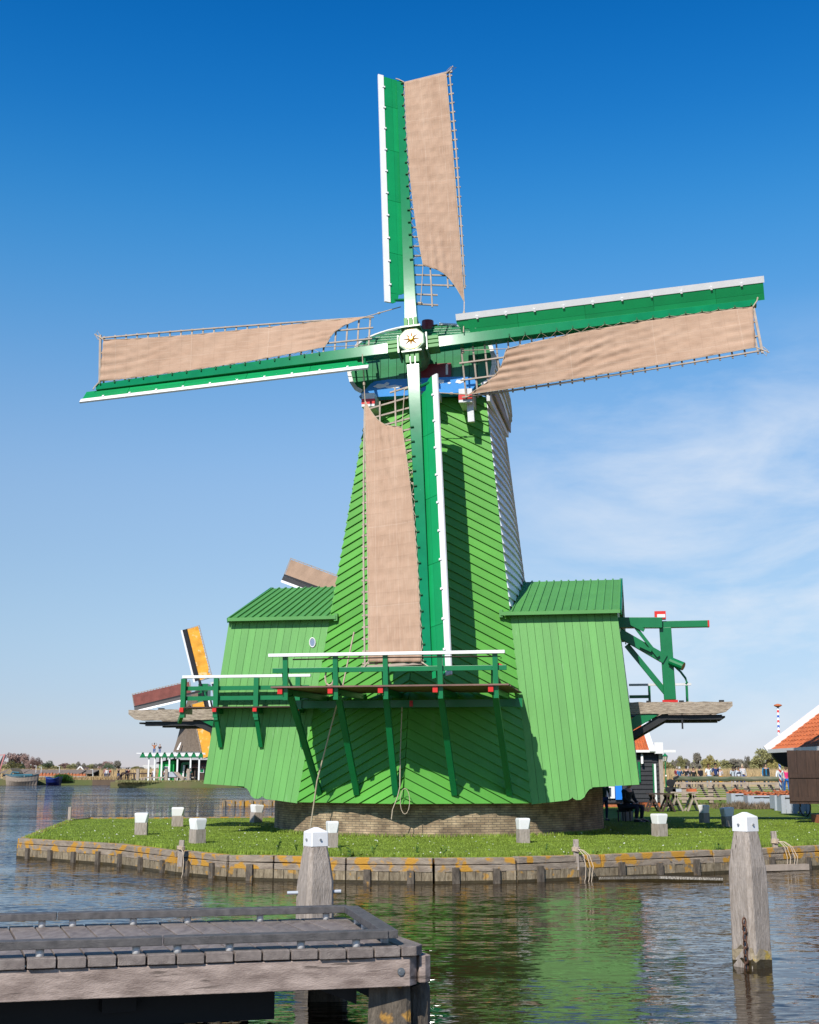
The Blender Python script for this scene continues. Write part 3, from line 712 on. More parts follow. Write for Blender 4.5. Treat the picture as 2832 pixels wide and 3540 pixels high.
    for i in range(nu+1):
        for j in range(nv+1):
            u, v = i/nu, j/nv; e, c = P2(u, v)
            bil = -.10*math.sin(math.pi*v)*math.sin(math.pi*min(1, u*1.05))
            wr_ = .012*math.sin(9*e+5*c+k)*math.sin(3.1*e-2*c)+.009*math.sin(23*e*.6-17*c)*(v)*(1-v)*3
            fan = .03*math.sin(26*v)*max(0, u-.7)/.3*(1-u*.6)
            tipf = .02*math.sin(30*v)*max(0, .12-u)/.12
            hs_ = (.006 if (e*2.83) % 1 < .5 else 0)
            env = 4*v*(1-v)
            diag = (.024 if k == 1 else .008)*(math.sin(9*(e*.5+c*2.1)+k*2+1.5*math.sin(1.7*e))*(.35+.65*math.sin(1.3*e+k))+.6*math.sin(17*(e*.42+c*1.5)+2*math.sin(2.3*e+c)+k)*max(0, math.sin(.9*e+1.7*k+c)))*env
            diag += (.03 if k == 1 else .012)*math.sin(34*v+3*u)*max(0, u-.72)/.28
            verts.append(tuple(pt(e, c, .075+bil*.3+wr_+fan+tipf+hs_+diag)))
    me = bpy.data.meshes.new('sail_cloth')
    fc = [(i*(nv+1)+j, i*(nv+1)+j+1, (i+1)*(nv+1)+j+1, (i+1)*(nv+1)+j) for i in range(nu) for j in range(nv)]
    me.from_pydata(verts, [], fc); me.materials.append(CANV); me.shade_smooth()
    ul = me.uv_layers.new(name='UVMap'); UVS = [P2(i/nu, j/nv) for i in range(nu+1) for j in range(nv+1)]
    for lp in me.loops: q_ = UVS[lp.vertex_index]; ul.data[lp.index].uv = (q_[0]+k*3.7, q_[1])
    so = bpy.data.objects.new('sail_cloth', me); COL.objects.link(so); so.parent = sail
    sm = so.modifiers.new('thick', 'SOLIDIFY'); sm.thickness = .008
    # hem rope, zigzag lashing and corner ties
    mb = MB()
    inner = [pt(*P2(i/24, 0), .085) for i in range(25)]; outer = [pt(*P2(i/24, 1), .085) for i in range(25)]; foot = [pt(*P2(1, j/12), .085) for j in range(13)]
    mb.tube(inner, .010, 5); mb.tube(outer, .012, 5); mb.tube(foot, .010, 5)
    e = 2.9; zz = []
    while e < 9.8:
        zz.append(H+E*e+Cc*(hw(e)*.9)+VA*lerp(.19, .1, e/10)); u = (9.98-(e+.235))/7.2; zz.append(pt(*P2(min(1, max(0, u)), 0), .09)); e += .47
    mb.tube(zz, .008, 4)
    tip = pt(*P2(0, 1), .09); mb.tube([tip, pt(10.04, 1.74, .06), pt(10.18, 1.84, .05)], .018, 5); mb.tube([pt(10.04, 1.62, .06), pt(10.14, 1.78, .08), pt(10.08, 1.95, .05), pt(10.02, 1.8, .05)], .012, 4)
    mb.tube([pt(*P2(0, 0), .09), pt(10.12, .0, .12), pt(10.16, -.12, .14)], .02, 5)
    fi = pt(*P2(1, 0), .085); mb.tube([fi, pt(1.45, .30, .07)], .012, 4); mb.tube([pt(1.45, .22, -.03), pt(1.45, .36, -.03)], .05, 7)
    pnt = pt(*P2(1, 1), .085)
    nxt = H+E*.15+Cc*1.55 if k != 3 else H+E*.35+Cc*1.5
    mb.tube([pnt, lerp(pnt, nxt, .35), lerp(pnt, nxt, .42), nxt], .016, 5)
    mb.tube([lerp(pnt, nxt, .33), lerp(pnt, nxt, .39)], .035, 6)
    mb.build('rope', 'rope', sail)
blade(0, 2, .02, 0, 'upper sail, pointing up, brown canvas right of the stock')
blade(1, 0, -.02, .1, 'right sail, wrinkled brown canvas hanging below its green stock')
blade(2, 1, .05, .05, 'lower sail, its tip behind the gallery railing')
blade(3, 0, .15, .05, 'left sail, brown canvas above its green stock')

mb = MB()
def oct_(r, d, rot=RO): return [HUB+VA*d+VR*(r*math.cos(rot+math.pi/8+i*math.pi/4))+VU*(r*math.sin(rot+math.pi/8+i*math.pi/4)) for i in range(8)]
mb.rings([oct_(.42, -.75), oct_(.44, -.5), oct_(.46, .0), oct_(.44, .28), oct_(.42, .33), oct_(.37, .335)])
pe = mb.build('poll_end', 'iron', mill, bevel=.01)
mb = MB()
for s_ in (1, -1):
    for q in (-1, 0, 1):
        for (A_, B_, zf) in ((VR*math.cos(RO)+VU*math.sin(RO), VU*math.cos(RO)-VR*math.sin(RO), -.14), (VU*math.cos(RO)-VR*math.sin(RO), VR*math.cos(RO)+VU*math.sin(RO), .1)):
            c0 = HUB+VA*(zf+.02)
            mb.beam(c0+A_*(s_*.38)+B_*(q*.145), c0+A_*(s_*.78)+B_*(q*.145), .12, .42, up=VA)
each(mb, 'clamp', 'roofg', pe, bevel=.01)
mb = MB()
for s_ in (1, -1):
    for (A_, B_, zf) in ((VR*math.cos(RO)+VU*math.sin(RO), VU*math.cos(RO)-VR*math.sin(RO), -.14), (VU*math.cos(RO)-VR*math.sin(RO), VR*math.cos(RO)+VU*math.sin(RO), .1)):
        c0 = HUB+VA*zf+A_*(s_*.43)
        mb.beam(c0-B_*.3, c0+B_*.3, .05, .62, up=VA)
each(mb, 'flange', 'iron', pe)
def disc(r, d0, d1, n=32): return [[HUB+VA*d+VR*(r*math.cos(2*math.pi*i/n))+VU*(r*math.sin(2*math.pi*i/n)) for i in range(n)] for d in (d0, d1)]
mb = MB(); mb.rings(disc(.33, .32, .355)); eb = mb.build('emblem_disc', 'white', pe)
mb = MB(); a = disc(.33, .35, .362); b = disc(.30, .362, .35); mb.rings([a[0], a[1], b[0], b[1]], cap=False); mb.build('yellow_ring', 'gold', eb)
mb = MB(); pts = []
for i in range(16):
    r = .285 if i % 2 == 0 else .085
    t = math.pi/2+i*math.pi/8; pts.append(HUB+VA*.362+VR*(r*math.cos(t))+VU*(r*math.sin(t)))
cen = HUB+VA*.41
for i in range(16): mb.face([pts[i], pts[(i+1) % 16], cen])
mb.face(pts[::-1]); mb.build('gold_star', 'gold', eb)
mb = MB(); mb.rings(disc(.05, .38, .43, 14)); mb.build('boss', 'gold', eb)
mb = MB(); mb.tube([HUB-VA*.7, HUB-VA*1.6], .36, 16); mb.build('windshaft', 'iron', mill)
# ropes hanging by the gallery, long pole
mb = MB(); mb.tube([P(-1.31, 6.9, 5.52), P(-1.59, 7, 4.05), P(-1.89, 6.6, 3.4), P(-2.53, 6.0, 1.5), P(-2.82, 5.6, .1)], .022, 6); mb.build('leaning_pole', 'rope', mill)
mb = MB(); mb.tube([P(-.08, 6.3, 3.5), P(-.12, 6.35, 2.2), P(-.1, 6.5, 1.35), P(-.16, 6.5, 1.1), P(-.3, 6.5, .75), P(-.33, 6.5, .5)], .014, 5); mb.tube([P(.04+.13*math.sin(q*.4488)*(1-.0*q), 6.5, .98-.34*math.cos(q*.4488)) for q in range(15)], .009, 5); mb.build('hanging_rope', 'rope', mill)
mb = MB(); mb.tube([P(-1.74+.12*math.cos(t*.52), 7.9, 4.22+.22*math.sin(t*.52)) for t in range(13)], .025, 5); each(mb, 'rope_coil', 'rope', gal)
# ================================================================== SETTING: water, land
def water_mat():
    m, t, b = new_mat('river_water')
    b.inputs['Base Color'].default_value = (.030, .019, .007, 1); b.inputs['Roughness'].default_value = .03; b.inputs['IOR'].default_value = 1.33; b.inputs['Specular IOR Level'].default_value = .5
    g = nn(t, 'ShaderNodeNewGeometry')
    def lay(scale, sc, det, dist, rot=0.):
        mp = nn(t, 'ShaderNodeMapping'); mp.inputs['Scale'].default_value = sc; mp.inputs['Rotation'].default_value = (0, 0, R(rot)); t.links.new(g.outputs['Position'], mp.inputs[0])
        n = nn(t, 'ShaderNodeTexNoise'); n.inputs['Scale'].default_value = scale; n.inputs['Detail'].default_value = det; n.inputs['Roughness'].default_value = .6; n.inputs['Distortion'].default_value = dist
        t.links.new(mp.outputs[0], n.inputs['Vector'])
        v = nn(t, 'ShaderNodeVectorMath', operation='SUBTRACT'); v.inputs[1].default_value = (.5, .5, .5); t.links.new(n.outputs['Color'], v.inputs[0]); return v.outputs[0], n.outputs[0]
    def vs(v, k):
        n = nn(t, 'ShaderNodeVectorMath', operation='SCALE'); t.links.new(v, n.inputs[0])
        if isinstance(k, float): n.inputs['Scale'].default_value = k
        else: t.links.new(k, n.inputs['Scale'])
        return n.outputs[0]
    def va(a, c): n = nn(t, 'ShaderNodeVectorMath', operation='ADD'); t.links.new(a, n.inputs[0]); t.links.new(c, n.inputs[1]); return n.outputs[0]
    a, _ = lay(1.0, (1.5, 5.0, 1), 4, .4, 4); c, _ = lay(1.0, (4.5, 15., 1), 3, .3, -5); d, _ = lay(.35, (.5, 1.7, 1), 3, .3, 8); _, big = lay(.10, (.35, 1.5, 1), 4, .5, 5)
    sp = nn(t, 'ShaderNodeSeparateXYZ'); t.links.new(g.outputs['Position'], sp.inputs[0])
    far = mth(t, 'ADD', mrange(t, sp.outputs[1], 26., 75., .72, 5.0), mrange(t, sp.outputs[0], 1., -6., 0., .5))
    amp = mth(t, 'MULTIPLY', mrange(t, big, .38, .62, .45, 1.35), far)
    v = vs(va(va(vs(a, .30), vs(c, .34)), vs(d, .16)), amp)
    ml = nn(t, 'ShaderNodeVectorMath', operation='MULTIPLY'); ml.inputs[1].default_value = (.42, 1.6, 0); t.links.new(v, ml.inputs[0])
    ad = nn(t, 'ShaderNodeVectorMath', operation='ADD'); ad.inputs[1].default_value = (0, -.012, 1); t.links.new(ml.outputs[0], ad.inputs[0])
    no = nn(t, 'ShaderNodeVectorMath', operation='NORMALIZE'); t.links.new(ad.outputs[0], no.inputs[0]); t.links.new(no.outputs[0], b.inputs['Normal'])
    return m
mb = MB(); mb.face([(-2500, -60, -.5), (2500, -60, -.5), (2500, 5000, -.5), (-2500, 5000, -.5)])
tag(mb.build('water', water_mat()), 'dark rippled river water reflecting the windmill and sky', kind='structure')

def grass_mat():
    m, t, b = new_mat('lawn')
    g = nn(t, 'ShaderNodeNewGeometry')
    def N(scale, det, sc=(1, 1, 1)):
        mp = nn(t, 'ShaderNodeMapping'); mp.inputs['Scale'].default_value = sc; t.links.new(g.outputs['Position'], mp.inputs[0])
        n = nn(t, 'ShaderNodeTexNoise'); n.inputs['Scale'].default_value = scale; n.inputs['Detail'].default_value = det; n.inputs['Roughness'].default_value = .65; t.links.new(mp.outputs[0], n.inputs['Vector']); return n.outputs[0]
    r1 = nn(t, 'ShaderNodeValToRGB'); e = r1.color_ramp.elements; e[0].position = .3; e[0].color = (.13, .20, .022, 1); e[1].position = .7; e[1].color = (.22, .30, .04, 1)
    t.links.new(N(.8, 8), r1.inputs[0])
    r2 = nn(t, 'ShaderNodeValToRGB'); e = r2.color_ramp.elements; e[0].position = .3; e[0].color = (.45, .5, .4, 1); e[1].position = .65; e[1].color = (1.15, 1.1, 1.05, 1)
    t.links.new(N(14, 8, (1, .45, 1)), r2.inputs[0])
    mm = nn(t, 'ShaderNodeMixRGB', blend_type='MULTIPLY'); mm.inputs[0].default_value = 1; t.links.new(r1.outputs[0], mm.inputs[1]); t.links.new(r2.outputs[0], mm.inputs[2])
    r3 = nn(t, 'ShaderNodeValToRGB'); e = r3.color_ramp.elements; e[0].position = .6; e[0].color = (0, 0, 0, 1); e[1].position = .72; e[1].color = (1, 1, 1, 1)
    t.links.new(N(.55, 6, (1, 2, 1)), r3.inputs[0])
    m3 = nn(t, 'ShaderNodeMixRGB'); m3.inputs[2].default_value = (.21, .19, .05, 1); t.links.new(mth(t, 'MULTIPLY', r3.outputs[0], .45), m3.inputs[0]); t.links.new(mm.outputs[0], m3.inputs[1])
    t.links.new(m3.outputs[0], b.inputs['Base Color']); b.inputs['Roughness'].default_value = .9; b.inputs['Specular IOR Level'].default_value = .15
    bp = nn(t, 'ShaderNodeBump'); bp.inputs['Strength'].default_value = .9; bp.inputs['Distance'].default_value = .05; t.links.new(N(30, 5), bp.inputs['Height']); t.links.new(bp.outputs[0], b.inputs['Normal'])
    return m
GM = grass_mat()
# lawn outline: front bank then round behind the mill and back to the far polder on the right
bank = [(-12.43, 48.0), (-10.36, 35.16), (-7.26, 32.55), (-5.16, 29.75), (-3.84, 28.4), (-2.84, 28.03), (-1.3, 27.6), (.5, 27.3), (2.2, 27.6), (4.09, 28.6), (6.83, 29.95), (9.93, 31.84), (16, 34.6), (26, 38)]
back = [(60, 60), (140, 150), (140, 100), (60, 62)]
mb = MB()
outl = bank+[(60, 50), (400, 300), (400, 1200), (22, 1200), (22, 140), (14, 100), (6, 80), (2, 56), (-5.0, 50.6), (-9.36, 49.6), (-12.1, 49.4)]
mb.face([(x, y, .0) for x, y in outl]); 
tag(mb.build('ground', GM, fixn=False), 'short green lawn around the windmill', kind='structure')
bpy.data.objects['ground'].data.polygons[0].flip() if bpy.data.objects['ground'].data.polygons[0].normal.z < 0 else None
# lawn grass as fine blades
rng = random.Random(3)
def inpoly(x, y, poly):
    c = False; n = len(poly)
    for i in range(n):
        x1, y1 = poly[i]; x2, y2 = poly[(i+1) % n]
        if (y1 > y) != (y2 > y) and x < (x2-x1)*(y-y1)/(y2-y1)+x1: c = not c
    return c
def blades(name, n, pick, h, wd, m, lean=.35):
    V = np.zeros((n*3, 3), 'f'); k = 0
    while k < n:
        x, y, z = pick()
        a = rng.uniform(0, 6.283); hh = h*rng.uniform(.5, 1.2); ww = wd*rng.uniform(.6, 1.3)
        lx, ly = rng.uniform(-lean, lean)*hh, rng.uniform(-lean, lean)*hh
        V[k*3] = (x-ww*math.cos(a), y-ww*math.sin(a), z); V[k*3+1] = (x+ww*math.cos(a), y+ww*math.sin(a), z); V[k*3+2] = (x+lx, y+ly, z+hh); k += 1
    me = bpy.data.meshes.new(name); me.vertices.add(n*3); me.vertices.foreach_set('co', V.ravel()); me.loops.add(n*3); me.loops.foreach_set('vertex_index', np.arange(n*3, dtype='i'))
    me.polygons.add(n); me.polygons.foreach_set('loop_start', np.arange(0, n*3, 3, dtype='i')); me.polygons.foreach_set('loop_total', np.full(n, 3, 'i')); me.update(); me.validate()
    me.materials.append(M[m] if isinstance(m, str) else m); o = bpy.data.objects.new(name, me); COL.objects.link(o); return o
lawn = bank+[(30, 60), (10, 60), (-5, 50.6), (-12.1, 49.2)]
def plawn():
    while True:
        y = 27.3+22*rng.random()**1.6; x = rng.uniform(-12.4, 17)
        if inpoly(x, y, lawn) and (x-.92)**2+(y-41.0)**2 > 27.6: return x, y, 0.
tag(blades('grass', 150000, plawn, .026, .009, 'grassb'), 'fine blades of mown lawn grass', 'grass', kind='stuff')
def pedge():
    i = rng.randrange(len(bank)-2); a, b = bank[i], bank[i+1]; t = rng.random()
    return a[0]+(b[0]-a[0])*t+rng.gauss(0, .05)+.0, a[1]+(b[1]-a[1])*t+.30+abs(rng.gauss(0, .12)), 0.
e1 = blades('edge_grass', 9000, pedge, .09, .010, 'grassb'); tag(e1, 'longer grass along the top of the bulkhead', 'grass', kind='stuff')
def pbase():
    a = rng.uniform(math.pi, 2*math.pi); r = 5.15+abs(rng.gauss(.14, .08)); return 0.92+r*math.cos(a)-.0, 42.0+r*math.sin(a)-.99, 0.
tag(blades('base_grass', 4000, pbase, .11, .012, 'grassb'), 'grass tufts against the brick base', 'grass', kind='stuff')
def pdaisy():
    x, y, z = plawn(); return x, y, .055
dm = paint('daisy_white', (.75, .75, .68)); tag(blades('daisies', 420, pdaisy, .022, .022, dm, 1.), 'scattered tiny white daisies in the lawn', 'daisies', kind='stuff')

# ------------------------------------------------------------------ timber bulkhead
bank2 = bank[:]
bh = empty('bulkhead', (-7, 32, 0), 0, 'low timber bulkhead holding up the lawn along the water, spotted with orange lichen', 'retaining wall')
def chain_pts(pts, step):
    out = []
    for (x0, y0), (x1, y1) in zip(pts[:-1], pts[1:]):
        L_ = math.hypot(x1-x0, y1-y0); n = max(1, round(L_/step))
        for i in range(n): t = i/n; out.append((x0+(x1-x0)*t, y0+(y1-y0)*t))
    out.append(pts[-1]); return out
off = Vector((-7, 32, 0))
def W(x, y, z): return Vector((x, y, z))-off
mb = MB(); mp_ = MB(); md = MB()
for i, ((x0, y0), (x1, y1)) in enumerate(zip(bank[:-1], bank[1:])):
    d = Vector((x1-x0, y1-y0, 0)); L_ = d.length; d.normalize(); nrm = Vector((d.y, -d.x, 0))
    if nrm.y > 0 and i > 0: nrm = -nrm
    if i == 0: nrm = Vector((-abs(nrm.x), nrm.y, 0)) if nrm.x > 0 else nrm
    # coping baulks
    n = max(1, round(L_/3.2))
    for k in range(n):
        a = Vector((x0, y0, 0))+d*(L_*k/n+.01); b = Vector((x0, y0, 0))+d*(L_*(k+1)/n-.01)
        j = random.uniform(-.012, .012)
        mb.beam(a-off+Vector((0, 0, -.055+j))+nrm*.0, b-off+Vector((0, 0, -.055-j))+nrm*.0, .26, .13)
        mb.beam(a-off+Vector((0, 0, -.20))+nrm*.10, b-off+Vector((0, 0, -.20))+nrm*.10, .08, .13)
    # sheet planks
    n = round(L_/.22)
    for k in range(n):
        a = Vector((x0, y0, 0))+d*(L_*(k+.5)/n)+nrm*(.105+random.uniform(-.008, .010)); top = -.25
        mp_.beam(a-off+Vector((0, 0, top)), a-off+Vector((0, 0, -.9)), L_/n-.012, .05, up=nrm)
each(mb, 'coping_baulk', 'cop', bh, bevel=.012)
mp_.build('sheet_planks', 'bulk', bh)
mb = MB(); mw = MB()
pp = []
for i, ((x0, y0), (x1, y1)) in enumerate(zip(bank[:-1], bank[1:])):
    d = Vector((x1-x0, y1-y0, 0)); L_ = d.length; d.normalize(); nrm = Vector((d.y, -d.x, 0))
    if i > 0 and nrm.y > 0: nrm = -nrm
    if i == 0 and nrm.x > 0: nrm = -nrm
    n = max(1, round(L_/1.12))
    for k in range(n):
        a = Vector((x0, y0, 0))+d*(L_*(k+.5)/n)+nrm*.14
        mb.beam(a-off+Vector((0, 0, -.20+random.uniform(-.04, .05))), a-off+Vector((0, 0, -1.0)), .14, .13, up=nrm, w2=.15)
    mw.beam(Vector((x0, y0, -.49))-off+nrm*.125, Vector((x1, y1, -.49))-off+nrm*.125, .03, .10)
each(mb, 'bulkhead_post', 'bulkd', bh); mw.build('wet_band', 'wet', bh)
# far side kerb of the headland
mb = MB(); fb = [(-12.43, 48.0), (-12.1, 49.45), (-9.36, 49.65), (-5, 50.65), (2, 56)]
for a, b in zip(fb[:-1], fb[1:]): mb.beam((a[0], a[1], -.18), (b[0], b[1], -.18), .16, .44)
tag(mb.build('rear_bulkhead', 'cop'), 'far timber edge of the lawn behind the bollards', 'retaining wall')

# ------------------------------------------------------------------ bollards on the lawn
def bollard(px, py, wpx, label, tilt=0., rz=.35, hs=1.):
    p = onz(px, py); wd = wpx*p.y/4400*.97/(math.cos(rz)+math.sin(rz))
    e = empty('bollard', p, rz, label, 'bollard', 'white-capped mooring bollards on the lawn')
    h = .34*hs; hc = .27; q = wd/2
    mb = MB(); mb.rings([[(-q, -q, -.2), (q, -q, -.2), (q, q, -.2), (-q, q, -.2)], [(-q, -q, h), (q, -q, h), (q, q, h), (-q, q, h)]]); mb.build('post', 'woodv', e, bevel=.008)
    c = q*.62
    def octo(a, b, z): return [(-b, -a, z), (b, -a, z), (a, -b, z), (a, b, z), (b, a, z), (-b, a, z), (-a, b, z), (-a, -b, z)]
    g = q*1.04
    mb = MB(); mb.rings([octo(g*.97, g*.62, h+.002), octo(g*.98, g*.66, h+.02), octo(g*1.03, g*.97, h+hc-.045), octo(g*.99, g*.92, h+hc-.01), octo(g*.88, g*.8, h+hc)])
    mb.build('white_cap', 'white', e)
    e.rotation_euler = (0, tilt, rz)
    return e
bollard(488, 2886, 46, 'white-capped bollard at the left, farthest left on the lawn', 0, .1)
bollard(613, 2857, 46, 'white-capped bollard behind the two left ones, near the rear edge of the lawn', 0, .2)
bollard(682, 2915, 60, 'largest white-capped bollard on the left lawn, closest to the water', 0, .75)
bollard(885, 2843, 46, 'shaded bollard under the left wing of the windmill', .06, .6)
bollard(1148, 2930, 44, 'white-capped bollard half hidden behind the tall mooring pile in front of the brick base', 0, .3)
bollard(1809, 2914, 46, 'white-capped bollard in front of the right part of the brick base', 0, .25)
bollard(2168, 2837, 40, 'shaded bollard right of the brick base, in front of the seated person', 0, .3)
bollard(2281, 2891, 54, 'white-capped bollard on the sunny lawn right of the windmill', 0, .45)
bollard(2436, 2845, 36, 'blue-grey shaded bollard between two white-capped ones on the right lawn', 0, .5)
bollard(2520, 2858, 42, 'white-capped bollard leaning beside the tall right mooring pile', -.08, .2)
# stakes with mooring lines
def stake(px, y0, y1, wd, label, ropes=True, lean=0.):
    p = onz(px, y1); h = (y1-y0)*p.y/4400
    e = empty('mooring_stake', p, 0, label, 'stake', 'wooden stakes along the bulkhead')
    mb = MB(); mb.beam((0, 0, -.3), (lean*h, 0, h), wd, wd*.8, up=(0, 1, 0)); mb.build('stake_post', 'woodv', e, bevel=.006)
    if ropes:
        mb = MB()
        for k in range(4): mb.tube([(lean*h*.4+wd*.75*math.cos(t*.5236), wd*.75*math.sin(t*.5236), h*(.28+.07*k)+.01*math.sin(t)) for t in range(13)], .014, 5)
        for k in range(ropes):
            x = .06+.07*k+random.uniform(-.02, .02)
            mb.tube([(.03, -wd*.7, h*.4), (x*.7, -.16, h*.36), (x+.05, -.30, .03), (x+.08+.02*k, -.37, -.2), (x+.07, -.38, -.42-.04*k), (x+.02, -.38, -.6)], .010, 5)
        mb.build('mooring_rope', 'rope', e)
    return e
stake(240, 2792, 2838, .10, 'thin bare stake at the far left corner of the lawn', 0)
stake(623, 2907, 2948, .11, 'short stake with a thin line left of the tall mooring pile', 1, .12)
stake(1992, 2905, 2958, .11, 'stake wound with pale rope in the middle of the right bulkhead', 3, .0)
stake(2683, 2877, 2930, .12, 'stake wound with pale rope at the right beside the tall mooring pile', 4, -.12)
# plants growing out of the bulkhead
def weed(px, py, z, h, n, label, yoff=-.18):
    p = onz(px, py, z); e = empty('weed', (p.x, p.y+yoff, z), rng.uniform(0, 3), label, 'plant', 'leafy weeds growing on the bulkhead')
    mb = MB(); sm = MB()
    for i in range(max(3, n//9)):
        a = rng.uniform(0, 6.28); t = Vector((math.cos(a)*h*.35, math.sin(a)*h*.3, h*rng.uniform(.6, 1.))); sm.tube([(0, 0, 0), t*.5+Vector((0, 0, .02)), t], .006, 4)
        for k in range(9):
            q = t*rng.uniform(.25, 1.05); b = rng.uniform(0, 6.28); L_ = h*rng.uniform(.18, .32); d = Vector((math.cos(b), math.sin(b), rng.uniform(-.2, .6))).normalized(); s_ = d.cross(Vector((0, 0, 1))).normalized()*L_*.28
            mb.face([q, q+d*L_*.5+s_, q+d*L_, q+d*L_*.5-s_])
    sm.build('stem', 'leaf', e); mb.build('foliage', 'leaf', e, fixn=False)
for a in [(955, 2950, 0, .3, 40, 'leafy weed on the bulkhead left of the tall middle pile', .1), (1025, 2945, 0, .22, 24, 'small weed just left of the tall middle pile', .1), (1180, 2950, 0, .2, 24, 'low weed on the coping right of the tall middle pile', .1), (1222, 3020, -.35, .5, 80, 'big bushy weed hanging over the water right of the tall middle pile'), (1290, 2958, 0, .25, 40, 'weed on the coping right of the big bushy one', .1), (1441, 2960, 0, .24, 30, 'weed on the coping below the brick base', .1), (1535, 2960, 0, .22, 24, 'weed on the coping in the middle of the right bank', .1),
          (1628, 3000, -.3, .26, 30, 'small weed in a crack of the middle bulkhead'), (1890, 2945, 0, .2, 24, 'tiny weed on the lawn edge left of the roped stake', .1), (2052, 2990, -.25, .3, 40, 'weed in the bulkhead just right of the roped stake'), (2304, 2990, -.28, .2, 24, 'little weed low on the bulkhead below the sunny bollard'), (2480, 2990, -.35, .5, 80, 'tall green weed on the bulkhead left of the right mooring pile'), (2680, 2988, -.4, .2, 40, 'low green tuft under the ropes on the right')]: weed(*a)
# floating timbers
mb = MB(); a = onz(2064, 3036, -.47); b = onz(2479, 3036, -.47); mb.tube([a+Vector((0, -.25, 0)), (a+b)/2+Vector((0, -.3, .02)), b+Vector((0, -.5, 0))], .07, 8); tag(mb.build('floating_log', 'wet'), 'dark wet log floating along the right bulkhead', 'log')
mb = MB(); a = onz(2290, 3010, -.42); b = onz(2786, 2995, -.42); mb.beam(a+Vector((0, -.1, 0)), b+Vector((0, -.1, 0)), .16, .13); tag(mb.build('floating_beam', 'lath'), 'reddish brown beam floating behind the right mooring pile', 'beam')

# ------------------------------------------------------------------ tall mooring piles
def pile(x, y, ztop, wd, label, rz=.5):
    e = empty('mooring_pile', (x, y, -.5), rz, label, 'mooring pile', 'tall weathered mooring piles with white caps')
    n = 16; H_ = ztop+.5
    def oc(r, z, ch=.22, j=0.):
        out = []
        for sx_, sy_ in ((-1, -1), (1, -1), (1, 1), (-1, 1)):
            c = r*(1-ch)
            pr = [(sx_*r, sy_*c), (sx_*c, sy_*r)]
            if sx_*sy_ > 0: pr = pr
            else: pr = pr[::-1]
            out += pr
        return [(px_+random.uniform(-j, j), py_+random.uniform(-j, j), z) for px_, py_ in out]
    q = wd/2; taper = .66
    mb = MB(); zz = [-1.2, 0, .3, .6, .9, H_-.72, H_-.62, H_-.4, H_-.17]; rr = [q, q, q*.995, q, q*.985, q*.98, q*.955, q*.80, q*.60]
    mb.rings([oc(r, z, .25, .004) for r, z in zip(rr, zz)]); mb.build('post', 'woodv', e, bevel=.01)
    mb = MB(); mb.rings([oc(q*.64, H_-.20, .12), oc(q*.625, H_-.035, .12), oc(q*.60, H_-.025, .12), oc(.02, H_+.025, .12)]); cp = mb.build('white_cap', 'white', e)
    mb = MB()
    for a_ in range(4):
        for s_ in (.0,):
            ca, sa = math.cos(a_*math.pi/2), math.sin(a_*math.pi/2)
            p0 = Vector((s_*q*.7, -q*.62, H_-.12)); p1 = p0+Vector((0, -.02, 0)); rot = Matrix.Rotation(a_*math.pi/2, 3, 'Z'); mb.tube([rot @ p0, rot @ p1], .014, 8)
    each(mb, 'bolt', 'steel', cp)
    def band(r, z0, z1, jit, nm, m_):
        b = oc(r, 0, .25); pts = []
        for k_ in range(8):
            a_, c_ = b[k_], b[(k_+1) % 8]
            for t_ in range(4): pts.append((a_[0]+(c_[0]-a_[0])*t_/4, a_[1]+(c_[1]-a_[1])*t_/4))
        mb = MB(); mb.rings([[(x_, y_, z0) for x_, y_ in pts], [(x_, y_, z1+.5*jit*math.sin(i_*1.3)+random.uniform(-jit, jit)*.5) for i_, (x_, y_) in enumerate(pts)]]); mb.build(nm, m_, e)
    band(q*1.014, -.3, .085, .03, 'wet_foot', 'wet')
    band(q*1.009, .02, .20, .07, 'lichen_band', mat('lichen_wood', (.26, .20, .12), .9, 0, 6., bump=.5, col2=(.40, .33, .22), spots=(.42, .29, .06), spotscale=7, spotpos=.56))
    return e
p = onz(2607, 3340, -.5)
pr_ = pile(p.x-.02, p.y, 1.27, .365, 'tall weathered pile with white cap standing in the water at the right', .62)
mb = MB(); 
for k in range(7): 
    z = .02+k*.085; a_ = (k % 2)*math.pi/2; mb.tube([(-.225+.028*math.cos(t*.7854)*math.cos(a_), -.10+.028*math.cos(t*.7854)*math.sin(a_)-.0, z+.05*math.sin(t*.7854)) for t in range(9)], .011, 5)
mb.build('rusty_chain', mat('rust_iron', (.10, .045, .025), .8, .3), pr_)
pl_ = pile(-1.16, 16.25, 1.08, .375, 'tall weathered pile with white cap behind the jetty, rod through it', .55)
mb = MB(); rt_ = Matrix.Rotation(-.55, 3, 'Z'); mb.tube([rt_ @ Vector((-.34, 0, .82)), rt_ @ Vector((.32, 0, .84))], .022, 10); mb.build('mooring_rod', 'crate', pl_)

